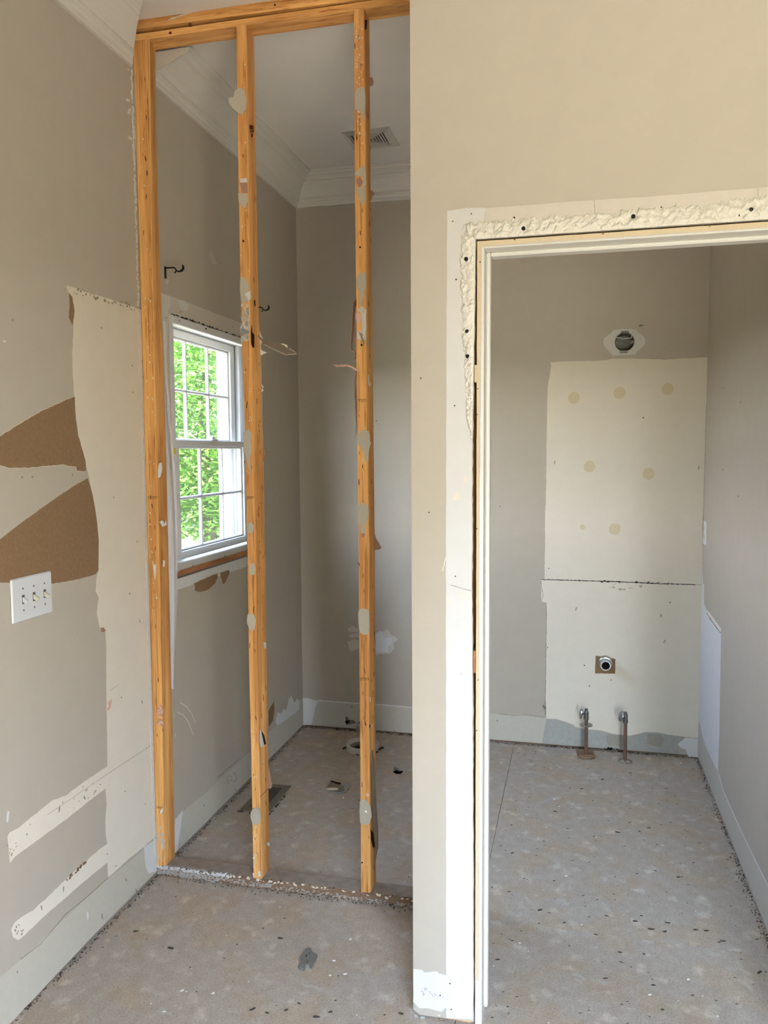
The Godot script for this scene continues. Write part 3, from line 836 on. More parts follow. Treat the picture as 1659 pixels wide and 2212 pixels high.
	patches(w, "scored_line", BACK_FACE, [line([1.336, 0.8965, 1.487, 0.8968, 1.643, 0.8974, 1.78, 0.8965, 1.898, 0.8933, 2.096, 0.8938], 0.0035)], mats.grime, 0.0016, 0.0014)
	patches(w, "scored_line", BACK_FACE, [line([1.361, 0.756, 1.361, 0.4413, 1.36, 0.2545, 1.359, 0.1652], 0.0025), line([1.332, 0.8835, 1.343, 0.8104, 1.334, 0.7825], 0.002), line([1.115, 0.1567, 1.207, 0.1539, 1.261, 0.1627, 1.357, 0.1556], 0.0018)], mats.stain, 0.0012, 0.0012)
	specks(w, "dirt_speck", BACK_FACE, [1.399, 0.8967, 1.66, 0.8962, 1.939, 0.8965, 2.08, 0.8942], 26, 0.004, 0.007, mats.grime, 0.0018)
	specks(w, "dirt_speck", BACK_FACE, [1.678, 0.877, 1.729, 0.8652, 1.831, 0.8822], 14, 0.012, 0.008, mats.filler_grey)
	specks(w, "dirt_speck", BACK_FACE, [1.352, 0.2163, 1.361, 0.1701], 12, 0.006, 0.008, mats.stain)
	specks(w, "dirt_speck", BACK_FACE, [1.673, 0.0096, 1.743, 0.0155], 12, 0.003, 0.010, mats.grime)
	specks(w, "dirt_speck", BACK_FACE, [1.078, -0.004, 1.533, 0.0006, 2.124, 0.0005], 46, 0.004, 0.006, mats.grime)
	specks(w, "dirt_speck", BACK_FACE, [0.0188, 0.0054, 0.2585, 0.0083, 0.6451, 0.0004], 46, 0.004, 0.006, mats.grime)
	specks(w, "mould_stain", BACK_FACE, [0.2585, 0.0666, 0.2648, 0.0477, 0.3108, 0.0577], 26, 0.014, 0.012, mats.stain)
	dots(w, "nail_hole", BACK_FACE, [[1.371, 0.9552], [1.369, 0.5347], [1.559, 0.4501], [1.586, 0.342], [1.107, 0.118], [1.426, 0.0076], [1.839, 0.0052], [0.4448, 1.738], [1.976, 0.7985], [1.694, 0.3802], [1.83, 1.734], [1.116, 1.279], [0.5382, 0.0175], [0.2919, 0.1384]], 0.0035, mats.grime)
	dots(w, "gouge", BACK_FACE, [[1.513, 0.7484], [1.934, 0.7301], [1.954, 0.597], [2.096, 1.479], [1.395, 1.508], [1.835, 0.8779]], 0.012, mats.filler_grey, 0.0012, 2.5)
	var st0 := mesh()
	slabs(st0, holed(rough(pts([1.678, 2.174, 1.715, 2.177, 1.782, 2.175, 1.786, 2.173, 1.795, 2.158, 1.816, 2.143, 1.83, 2.129, 1.833, 2.11, 1.828, 2.094, 1.81, 2.078, 1.795, 2.064, 1.785, 2.05, 1.718, 2.048, 1.679, 2.047, 1.674, 2.054, 1.65, 2.078, 1.636, 2.096, 1.629, 2.115, 1.633, 2.134, 1.652, 2.15, 1.67, 2.161]), 0.01, 0.0008), [BOX_HOLE]), BACK_FACE, -0.0004, 0.0007)
	obj("fixture_ghost", st0, mats.primer_white, w)
	patches(w, "smoke_smudge", BACK_FACE, [pts([1.804, 2.194, 1.824, 2.194, 1.829, 2.191, 1.815, 2.187, 1.803, 2.187])], mats.stain, 0.0008)


func right_wall_marks():
	var w: Node3D = get_node("wall_right")
	patch(w, "counter_ghost", RIGHT_FACE, pts([BACK, 1.00] + [-1.61, 0.9019, -1.575, 0.9071, -1.557, 0.8106, -1.465, 0.7988, -1.256, 0.8001, -1.076, 0.7935, -1.079, 0.7721, -1.077, 0.7134, -1.069, 0.5619, -1.056, 0.335, -1.065, 0.161, -1.247, 0.1529, -1.45, 0.1521] + [BACK, 0.20]), mats.primer_white, 0.0007, 0.02, 0.0006)
	patch(w, "baseboard_ghost", RIGHT_FACE, pts([BACK, 0.013, BACK, 0.17] + [-1.399, 0.1624, -1.181, 0.1864, -1.066, 0.1684, -0.9349, 0.1346, -0.6379, 0.1342, -0.2791, 0.1495, -0.1173, 0.1594] + [0.30, 0.16, 0.30, 0.013]), mats.base_strip, 0.0005, 0.03, 0.0008)
	patches(w, "torn_rim", RIGHT_FACE, [line([-1.181, 0.1864, -1.075, 0.1687, -0.9349, 0.1346, -0.6379, 0.1342, -0.2791, 0.1495, -0.1173, 0.1594], 0.006)], mats.primer_white, 0.0010, 0.0014)
	patches(w, "scored_line", RIGHT_FACE, [line([-1.473, 0.7874, -1.363, 0.7775, -1.163, 0.7741, -1.088, 0.7746], 0.003)], mats.grime, 0.0011, 0.0012)
	patches(w, "board_edge", RIGHT_FACE, [line([-1.454, 0.796, -1.255, 0.7941, -1.075, 0.7878], 0.016)], mats.cream_board, 0.0014, 0.001)
	specks(w, "dirt_speck", RIGHT_FACE, [-1.443, 0.7901, -1.326, 0.7791], 14, 0.008, 0.006, mats.filler_grey)
	dots(w, "nail_hole", RIGHT_FACE, [[-1.177, 1.841], [-0.7932, 1.756], [-1.143, 1.483], [-0.7872, 1.389]], 0.003, mats.grime, 0.0012, 1.6)


# ---------------------------------------------------------------- the wall with the doorway

# plaster knocked to a rough bead along an edge: inner and outer are the two rims (same number of points)
func bead(parent: Node3D, called: String, inner: PackedVector2Array, outer: PackedVector2Array, count: int, seed_: int):
	var lump := noise(seed_, 38.0, 3)
	var fine := noise(seed_ + 1, 190.0, 2)
	var rows := 16
	var grid := []
	for i in count + 1:
		var f := float(i) / count * (inner.size() - 1)
		var k := mini(int(f), inner.size() - 2)
		var a := inner[k].lerp(inner[k + 1], f - k)
		var b := outer[k].lerp(outer[k + 1], f - k)
		b = a + (b - a) * (1.0 + 0.22 * lump.get_noise_2d(b.x * 1.6, b.y * 1.6) + 0.08 * fine.get_noise_2d(b.x, b.y))
		var row := []
		for j in rows + 1:
			var t := float(j) / rows
			var p := a.lerp(b, t)
			var dome := sqrt(clampf(1.0 - pow(t, 3.0), 0.0, 1.0)) * (0.35 + 0.65 * minf(1.0, t * 4.0 + 0.3))
			var h := dome * (0.0080 + 0.0085 * lump.get_noise_2d(p.x, p.y) + 0.0042 * fine.get_noise_2d(p.x, p.y))
			row.append(Vector3(p.x, p.y, DOOR + maxf(h, 0.0004) - (0.001 if j == rows else 0.0)))
		grid.append(row)
	var normals := []
	for i in count + 1:
		var row := []
		for j in rows + 1:
			var u: Vector3 = grid[mini(i + 1, count)][j] - grid[maxi(i - 1, 0)][j]
			var v: Vector3 = grid[i][mini(j + 1, rows)] - grid[i][maxi(j - 1, 0)]
			var n := u.cross(v).normalized()
			row.append(n if n.z >= 0.0 else -n)
		normals.append(row)
	var st := mesh()
	for i in count:
		for j in rows:
			soft(st, [grid[i][j], grid[i + 1][j], grid[i + 1][j + 1], grid[i][j + 1]], [normals[i][j], normals[i + 1][j], normals[i + 1][j + 1], normals[i][j + 1]])
	obj(called, st, mats.plaster, parent)


func screw(parent: Node3D, at: Array):
	var T := Transform3D(Basis(Vector3.RIGHT, Vector3(0, 0, 1), Vector3.DOWN), Vector3(at[0], at[1], DOOR + 0.009))
	var st := mesh()
	lathe(st, T, [0.0048, -0.008, 0.0050, 0.0, 0.0040, 0.0014, 0.0018, 0.0014, 0.0012, 0.0002, 0.0, 0.0002], 14)
	obj("drywall_screw", st, mats.black_iron, parent)


func door_wall():
	var st := mesh()
	var jag := PackedVector2Array()
	var edge := [0.013, 1.249, 0.35, 1.248, 0.72, 1.246, 0.92, 1.2455, 1.19, 1.2425, 1.41, 1.2425, 1.57, 1.2425, 1.77, 1.245, 1.97, 1.248, 2.107, 1.249]
	for i in range(0, edge.size() - 2, 2):
		for k in 14:
			var t := k / 14.0
			jag.append(Vector2(lerpf(edge[i + 1], edge[i + 3], t) + rng.randf_range(-0.0014, 0.0008), lerpf(edge[i], edge[i + 2], t)))
	var outline := PackedVector2Array([Vector2(1.08, CEIL), Vector2(1.08, 0.02), Vector2(1.10, 0.008)])
	outline.append_array(jag)
	outline.append_array(PackedVector2Array([Vector2(1.2485, 2.1072), Vector2(2.105, 2.1072), Vector2(2.105, 0.012), Vector2(4.3, 0.012), Vector2(4.3, CEIL)]))
	slab(st, outline, DOOR_FACE, -0.0127, 0.0)
	var w := struct("wall_front", "bright beige wall with the stripped doorway in its right half", "wall", st, mats.wall_paint)
	st = mesh()   # framing and the board on the bathroom's side, seen as the dark gap round the jamb
	box(st, Vector3(1.0927, 0, 0.40), Vector3(1.2405, CEIL, 0.4973))
	box(st, Vector3(1.2405, 2.112, 0.397), Vector3(2.11, CEIL, 0.4973))
	box(st, Vector3(2.11, 0, 0.397), Vector3(4.3, CEIL, 0.4973))
	obj("framing", st, mats.stud_wood, w)
	patch(w, "casing_ghost", DOOR_FACE, pts([1.1730, 0.012, 1.1726, 0.9, 1.1722, 1.4, 1.1735, 1.9, 1.1752, 2.183] + [1.226, 2.186, 1.274, 2.183, 1.27, 2.155, 1.266, 2.139] + [1.2475, 2.106, 1.2405, 1.6, 1.2405, 1.2, 1.2445, 0.7, 1.2465, 0.02]), mats.primer_white, 0.0007, 0.03, 0.0006)
	patch(w, "casing_ghost", DOOR_FACE, pts([1.274, 2.183, 1.382, 2.182, 1.538, 2.182, 1.663, 2.18] + [2.16, 2.181, 2.16, 2.107, 1.252, 2.107] + [1.266, 2.139, 1.27, 2.155]), mats.bare_board, 0.0007, 0.03, 0.0006)
	patch(w, "baseboard_ghost", DOOR_FACE, pts([1.0805, 0.139] + [1.106, 0.1413, 1.112, 0.1344, 1.146, 0.1436, 1.153, 0.1375, 1.173, 0.1357] + [1.174, 0.136, 1.174, 0.045, 1.16, 0.028, 1.12, 0.032, 1.098, 0.028, 1.0805, 0.045]), mats.primer_white, 0.0008, 0.02, 0.0005)
	patches(w, "torn_corner", DOOR_FACE, [pts([1.083, 0.0345, 1.087, 0.0297, 1.083, 0.0249]), pts([1.083, 0.0095, 1.089, 0.0063, 1.097, -0, 1.103, 0.006, 1.113, 0.0062, 1.113, -0.0159, 1.083, -0.0212])], mats.damp_grey, 0.0010)
	patches(w, "stain", DOOR_FACE, [pts([1.153, 0.0055, 1.158, 0.0091, 1.165, 0.0074, 1.162, 0.0042, 1.154, 0.0028]), pts([1.151, -0.0025, 1.162, 0.0035, 1.167, -0.0011, 1.162, -0.0076, 1.149, -0.0098])], mats.paper_grey, 0.0011)
	patches(w, "joint_line", DOOR_FACE, [line([1.538, 2.182, 1.54, 2.161, 1.54, 2.14], 0.0022), line([1.908, 2.18, 1.907, 2.137], 0.0018), line([1.185, 1.22, 1.204, 1.214, 1.22, 1.21, 1.24, 1.206], 0.0022)], mats.filler_grey, 0.0012, 0.0003)
	patches(w, "torn_rim", DOOR_FACE, [line([1.163, 1.256, 1.167, 1.271, 1.172, 1.293], 0.0022)], mats.cream_board, 0.0016)
	patches(w, "smudge", DOOR_FACE, [pts([1.188, 1.446, 1.203, 1.471, 1.213, 1.45, 1.199, 1.442]), pts([1.219, 1.504, 1.227, 1.512, 1.227, 1.491, 1.22, 1.487]), pts([1.204, 1.202, 1.22, 1.198, 1.228, 1.186, 1.21, 1.193]), pts([1.175, 1.181, 1.185, 1.177, 1.19, 1.172, 1.178, 1.175])], mats.cream_board, 0.0010, 0.002)
	patches(w, "pencil_mark", DOOR_FACE, [line([1.102, 0.0766, 1.107, 0.0794, 1.11, 0.0765, 1.107, 0.0725, 1.112, 0.0719, 1.111, 0.069, 1.106, 0.0668], 0.0009), line([1.111, 0.0891, 1.116, 0.0905, 1.12, 0.087, 1.117, 0.0831, 1.113, 0.0845, 1.112, 0.0885], 0.0009), line([1.123, 0.082, 1.126, 0.0797], 0.0009), line([1.131, 0.0825, 1.126, 0.0728], 0.0009), line([1.132, 0.0766, 1.137, 0.0677], 0.0009), line([1.139, 0.0771, 1.141, 0.0732], 0.0011), line([1.142, 0.0775, 1.144, 0.073], 0.0012)], mats.pencil, 0.0013, 0.0001)
	dots(w, "nail_hole", DOOR_FACE, [[1.19, 2.156], [1.237, 2.171], [1.199, 2.01], [1.345, 2.154], [1.195, 1.689], [1.198, 2.01], [1.345, 2.153], [1.694, 2.153], [1.197, 1.243], [1.183, 0.1136], [1.156, 0.0743], [1.187, 0.0395], [1.106, 1.762], [1.127, 1.411]], 0.0022, mats.grime)
	dots(w, "smudge", DOOR_FACE, [[1.214, 0.9825], [1.153, 0.0173]], 0.004, mats.bare_board, 0.0012)
	bead(w, "plaster_bead", pts([1.232, 2.107, 1.30, 2.107, 1.40, 2.107, 1.50, 2.107, 1.60, 2.107, 1.70, 2.107, 1.80, 2.107, 1.90, 2.107, 2.0, 2.107, 2.09, 2.107]), pts([1.224, 2.150, 1.30, 2.150, 1.40, 2.150, 1.50, 2.148, 1.60, 2.151, 1.70, 2.153, 1.80, 2.152, 1.90, 2.160, 2.0, 2.158, 2.09, 2.155]), 300, 61)
	bead(w, "plaster_bead", pts([1.2465, 2.110, 1.247, 2.03, 1.246, 1.96, 1.245, 1.88, 1.244, 1.80, 1.2435, 1.72, 1.242, 1.66, 1.2415, 1.60]), pts([1.212, 2.120, 1.2085, 2.03, 1.2125, 1.96, 1.2145, 1.88, 1.219, 1.80, 1.2225, 1.72, 1.2245, 1.66, 1.2395, 1.60]), 170, 71)
	var arcs := []
	for f in [[1.225, 2.132, 1.228, 2.142, 1.238, 2.146, 1.246, 2.142], [1.214, 2.133, 1.218, 2.144, 1.228, 2.148], [1.22, 2.121, 1.223, 2.128, 1.234, 2.13], [1.216, 2.059, 1.208, 2.073, 1.215, 2.077, 1.219, 2.075], [1.218, 1.995, 1.213, 2.003, 1.216, 2.009, 1.222, 2.011], [1.22, 1.853, 1.212, 1.865, 1.216, 1.873, 1.224, 1.877], [1.226, 1.786, 1.221, 1.797, 1.221, 1.807], [1.284, 2.145, 1.29, 2.149, 1.306, 2.149, 1.312, 2.141], [1.36, 2.146, 1.369, 2.15, 1.378, 2.149], [1.901, 2.129, 1.907, 2.135, 1.918, 2.133, 1.925, 2.125]]:
		arcs.append(line(f, 0.0014))
	patches(w, "hammer_mark", DOOR_FACE, arcs, mats.filler_grey, 0.0013, 0.0003)
	for f in [[1.225, 2.058], [1.228, 1.877], [1.368, 2.124], [1.229, 1.814], [1.63, 2.134], [1.893, 2.13]]:
		screw(w, f)
	# what is left of the door frame: the jamb with its stop, casing gone
	st = mesh()
	box(st, Vector3(1.2522, 0.0, 0.392), Vector3(1.2705, 2.1018, DOOR + 0.0015), 0.0012)
	box(st, Vector3(2.0803, 0.0, 0.392), Vector3(2.0985, 2.1018, DOOR + 0.0015), 0.0012)
	var d := struct("door_1", "white door jamb without its casing, bare tan edge along the black gap", "door frame", st, mats.trim_white)
	st = mesh()
	box(st, Vector3(1.2705, 2.0830, 0.392), Vector3(2.0803, 2.1018, DOOR + 0.0015), 0.0012)
	obj("jamb_head", st, mats.trim_white, d)
	for q in [[1.2705, 0.03, 1.2815, 2.083], [2.0693, 0.03, 2.0803, 2.083], [1.2815, 2.072, 2.0693, 2.083]]:
		st = mesh()
		box(st, Vector3(q[0], q[1], 0.432), Vector3(q[2], q[3], 0.470), 0.003)
		obj("door_stop", st, mats.trim_white, d)
	for T in [[pts([1.2524, 0.135, 1.2524, 2.1015, 2.0983, 2.1015, 2.0983, 2.0885, 1.2632, 2.0885, 1.2630, 1.9, 1.2612, 1.57, 1.2602, 1.41, 1.2606, 1.19, 1.2618, 0.9, 1.2625, 0.5, 1.2630, 0.135])]]:
		st = mesh()
		slab(st, rough(T[0], 0.02, 0.0004), DOOR_FACE, 0.0010, 0.0020)
		obj("bare_edge", st, mats.tan_edge, d).set_meta("label", "bare tan wood edge")
	dots(d, "nail_hole", DOOR_FACE, [[1.26, 2.049], [1.346, 2.1], [1.347, 2.099], [1.56, 2.099], [1.804, 2.099], [1.26, 2.05], [1.255, 1.731], [1.254, 1.665], [1.254, 1.37], [1.255, 0.8318], [1.258, 0.9688]], 0.0017, mats.grime, 0.0026)
	patches(d, "caulk_line", DOOR_FACE, [line([1.2632, 0.02, 1.2628, 0.6, 1.2616, 0.95, 1.2606, 1.2, 1.2606, 1.45, 1.2618, 1.65, 1.2634, 1.95, 1.2636, 2.0888], 0.0013), line([1.2636, 2.0880, 1.6, 2.0882, 2.09, 2.0878], 0.0016)], mats.primer_white, 0.0026, 0.0005)
	for y in [[1.748, 1.792, 1.2455, 1.2532], [0.985, 1.045, 1.2440, 1.2525]]:
		st = mesh()
		box(st, Vector3(y[2], y[0], 0.42), Vector3(y[3], y[1], DOOR + (0.001 if y[0] > 1.5 else -0.003)), 0.001)
		obj("shim", st, mats.tan_edge if y[0] > 1.5 else mats.apron_wood, d)


# ---------------------------------------------------------------- crown moulding

func crown():
	var prof := pts([0.0, 2.895, 0.012, 2.895, 0.016, 2.899, 0.017, 2.911, 0.022, 2.917, 0.027, 2.920, 0.029, 2.930, 0.027, 2.940, 0.034, 2.945, 0.041, 2.955, 0.050, 2.974, 0.063, 2.993, 0.080, 3.008, 0.088, 3.010, 0.090, 3.019, 0.101, 3.026, 0.113, 3.030, 0.116, 3.039, 0.126, 3.043, 0.126, CEIL, 0.0, CEIL])
	var A := []
	var B := []
	for p in prof:
		A.append(Vector3(p.x, p.y, 0.0127 + p.x + rng.randf_range(-0.0015, 0.0015)))
		B.append(Vector3(p.x, p.y, REAR))
	var st := mesh()
	moulding(st, prof, A, B, Vector3.RIGHT, Vector3.UP)
	struct("trim_1", "white crown moulding over the near left wall, sawn off at the studs", "crown moulding", st, mats.trim_white)
	A.clear()
	B.clear()
	for p in prof:
		A.append(Vector3(p.x, p.y, -0.105 - 0.75 * p.x + rng.randf_range(-0.004, 0.004)))
		B.append(Vector3(p.x, p.y, BACK + p.x))
	st = mesh()
	moulding(st, prof, A, B, Vector3.RIGHT, Vector3.UP)
	var t := struct("trim_2", "white crown moulding along the bathroom's left wall behind the studs", "crown moulding", st, mats.trim_white)
	# broken plaster round the hole at its near end
	st = mesh()
	var Z := Transform3D(Basis.IDENTITY, Vector3(0, 0, -0.10))
	slab(st, rough(pts([0.0312, 2.993, 0.0374, 2.956, 0.05, 2.965, 0.0624, 2.969, 0.0825, 2.983, 0.1023, 2.991, 0.1146, 2.996, 0.1389, 2.994, 0.1643, 2.995, 0.1616, 2.986, 0.1387, 2.988, 0.1215, 2.983, 0.1088, 2.963, 0.094, 2.957, 0.0693, 2.95, 0.0495, 2.948, 0.0368, 2.937, 0.0294, 2.936]), 0.008, 0.0015), Z, -0.008, 0.0)
	obj("broken_plaster", st, mats.bare_board, t)
	A.clear()
	B.clear()
	for p in prof:
		A.append(Vector3(p.x, p.y, BACK + p.x))
		B.append(Vector3(RIGHT - p.x, p.y, BACK + p.x))
	st = mesh()
	moulding(st, prof, A, B, Vector3(0, 0, 1), Vector3.UP)
	struct("trim_3", "white crown moulding along the top of the far bathroom wall", "crown moulding", st, mats.trim_white)


# ---------------------------------------------------------------- the window in the left wall

func sash(parent: Node3D, called: String, x: float, y0: float, y1: float, rail_low: float, rail_high: float, bar_y: float) -> MeshInstance3D:
	var z0 := -1.035
	var z1 := -0.307
	var st := mesh()
	box(st, Vector3(x - 0.034, y0, z1 - 0.046), Vector3(x, y1, z1), 0.002)
	box(st, Vector3(x - 0.034, y0, z0), Vector3(x, y1, z0 + 0.046), 0.002)
	box(st, Vector3(x - 0.034, y0, z0 + 0.046), Vector3(x, y0 + rail_low, z1 - 0.046), 0.002)
	box(st, Vector3(x - 0.034, y1 - rail_high, z0 + 0.046), Vector3(x, y1, z1 - 0.046), 0.002)
	var s := obj(called, st, mats.vinyl_white, parent)
	# glazing bevel inside the frame
	st = mesh()
	for q in [[y0 + rail_low, y0 + rail_low + 0.010, z0 + 0.046, z1 - 0.046], [y1 - rail_high - 0.010, y1 - rail_high, z0 + 0.046, z1 - 0.046], [y0 + rail_low, y1 - rail_high, z0 + 0.046, z0 + 0.058], [y0 + rail_low, y1 - rail_high, z1 - 0.058, z1 - 0.046]]:
		box(st, Vector3(x - 0.028, q[0], q[2]), Vector3(x - 0.010, q[1], q[3]), 0.003)
	obj("glazing_bead", st, mats.vinyl_white, s)
	var zb := [-0.562, -0.775]
	for z in zb:
		st = mesh()
		box(st, Vector3(x - 0.024, y0 + rail_low, z - 0.0070), Vector3(x - 0.010, y1 - rail_high, z + 0.0070), 0.004)
		obj("muntin", st, mats.vinyl_white, s)
	st = mesh()
	box(st, Vector3(x - 0.024, bar_y - 0.0070, z0 + 0.046), Vector3(x - 0.010, bar_y + 0.0070, z1 - 0.046), 0.004)
	obj("muntin", st, mats.vinyl_white, s)
	var cols := [z0 + 0.046, zb[1], zb[0], z1 - 0.046]
	var rows := [y0 + rail_low, bar_y, y1 - rail_high]
	for i in 3:
		for k in 2:
			st = mesh()
			box(st, Vector3(x - 0.019, rows[k], cols[i]), Vector3(x - 0.016, rows[k + 1], cols[i + 1]))
			obj("pane", st, mats.glass, s)
	return s


func window():
	var near := -0.202
	var far := -1.112
	var st := mesh()   # jambs, head, tracks, sill and the outside trim
	box(st, Vector3(-0.20, 1.10, near - 0.030), Vector3(0.001, 2.098, near), 0.002)
	box(st, Vector3(-0.20, 1.10, far), Vector3(0.001, 2.098, far + 0.030), 0.002)
	box(st, Vector3(-0.20, 2.085, far + 0.030), Vector3(-0.02, 2.100, near - 0.030))
	box(st, Vector3(-0.030, 2.066, far + 0.030), Vector3(0.001, 2.098, near - 0.030), 0.003)
	for s in [[near - 0.095, near - 0.030], [far + 0.030, far + 0.085]]:
		box(st, Vector3(-0.047, 1.12, s[0]), Vector3(-0.032, 2.085, s[1]), 0.002)
		box(st, Vector3(-0.106, 1.12, s[0] if s[0] > -0.5 else s[0]), Vector3(-0.088, 2.085, s[1] - (0.014 if s[1] < -0.5 else 0.0)), 0.002)
		box(st, Vector3(-0.20, 1.10, s[0]), Vector3(-0.148, 2.085, s[1]), 0.002)
		for x in [-0.060, -0.072, -0.118, -0.130]:
			box(st, Vector3(x - 0.003, 1.12, s[1] - 0.016 if s[1] > -0.5 else s[0]), Vector3(x + 0.003, 2.085, s[1] if s[1] > -0.5 else s[0] + 0.016), 0.001)
	box(st, Vector3(-0.22, 1.095, far + 0.030), Vector3(-0.03, 1.133, near - 0.030), 0.003)
	box(st, Vector3(-0.23, 1.00, far - 0.09), Vector3(-0.19, 2.2, far - 0.005), 0.004)
	box(st, Vector3(-0.23, 1.00, near + 0.005), Vector3(-0.19, 2.2, near + 0.09), 0.004)
	var w := struct("window_1", "white double hung window with gridded panes, stripped of its casing, behind the studs", "window", st, mats.vinyl_white)
	st = mesh()
	box(st, Vector3(-0.05, 1.112, far + 0.002), Vector3(0.004, 1.143, near - 0.002), 0.004)
	obj("window_stool", st, mats.stool_white, w)
	st = mesh()
	box(st, Vector3(-0.06, 1.090, far), Vector3(0.001, 1.112, near), 0.001)
	obj("rough_sill", st, mats.apron_wood, w).set_meta("label", "bare reddish wood under the sill")
	sash(w, "upper_sash", -0.110, 1.595, 2.082, 0.028, 0.031, 1.833)
	var low := sash(w, "lower_sash", -0.050, 1.134, 1.624, 0.036, 0.026, 1.385)
	st = mesh()
	box(st, Vector3(-0.078, 1.624, -0.72), Vector3(-0.052, 1.632, -0.66), 0.003)
	box(st, Vector3(-0.072, 1.632, -0.70), Vector3(-0.058, 1.644, -0.675), 0.004)
	obj("sash_lock", st, mats.white_plastic, low)
	st = mesh()
	box(st, Vector3(0.0008, 1.565, near - 0.026), Vector3(0.0016, 1.590, near - 0.010))
	var yellow := flat_mat("sticker_yellow", Color(0.80, 0.74, 0.12), 0.6)
	obj("sticker", st, yellow, w).set_meta("label", "small yellow sticker")
	dots(w, "nail_hole", LEFT_FACE, [[0.3395, 1.117], [0.6425, 1.118], [0.8834, 1.12], [0.5073, 2.084]], 0.003, mats.grime, 0.0050)


# ---------------------------------------------------------------- the open stud wall

# a timber stood on the sole plate: levels = [height, left edge, right edge in front, right edge at the back]
func stud(label: String, levels: Array) -> Node3D:
	var t := thing("wall_stud", label, "wall stud", Vector3(levels[0][1], levels[0][0], -0.04), "bare studs of the opened wall")
	var st := mesh()
	var c := 0.0022
	for i in levels.size() - 1:
		var rings := []
		for k in 2:
			var l: Array = levels[i + k]
			rings.append([Vector3(l[1] + c, l[0], 0), Vector3(l[2] - c, l[0], 0), Vector3(l[2], l[0], -c), Vector3(l[3], l[0], -0.077 + c), Vector3(l[3] - c, l[0], -0.077), Vector3(l[1] + c, l[0], -0.077), Vector3(l[1], l[0], -0.077 + c), Vector3(l[1], l[0], -c)])
		var mid := Vector3((levels[i][1] + levels[i][2]) / 2, 0, -0.038)
		for k in 8:
			var m := (k + 1) % 8
			var a: Vector3 = rings[0][k]
			var b: Vector3 = rings[0][m]
			var n := (b - a).cross(Vector3.UP).normalized()
			if n.dot((a + b) / 2 - mid - Vector3(0, a.y, 0)) < 0.0:
				n = -n
			quad(st, a, b, rings[1][m], rings[1][k], n)
		if i == 0:
			for k in range(1, 7):
				tri(st, rings[0][0], rings[0][k], rings[0][k + 1], Vector3.DOWN)
	obj("timber", st, mats.stud_wood, t)
	return t


# the comb-shaped glue line where two lengths of timber were joined
func finger_joint(t: Node3D, x0: float, x1: float, y: float, h := 0.012):
	var list := []
	var n := 6
	for k in n:
		var x := lerpf(x0, x1, (k + 0.5) / n)
		list.append(line([x, y, x + 0.0004, y - h * rng.randf_range(0.5, 1.0)], 0.0013))
	list.append(line([x0, y + 0.001, x1, y + 0.001], 0.0009))
	patches(t, "finger_joint", STUD_FACE, list, mats.ink, 0.0004, 0.0001)


# short dark resin streaks and saw marks running with the grain
func streaks(t: Node3D, T: Transform3D, flat: Array, count: int, spread: float):
	var p := pts(flat)
	var st := mesh()
	for i in count:
		var k := rng.randi_range(0, p.size() - 2)
		var at := p[k].lerp(p[k + 1], rng.randf()) + Vector2(rng.randf_range(-1, 1) * spread, 0)
		slab(st, fleck(at, rng.randf_range(0.003, 0.013), rng.randf_range(0.07, 0.18), PI / 2 + rng.randf_range(-0.15, 0.25)), T, -0.0004, 0.0004)
	tag(obj("dark_streak", st, mats.ink_brown, t), "", "", "", "stuff")


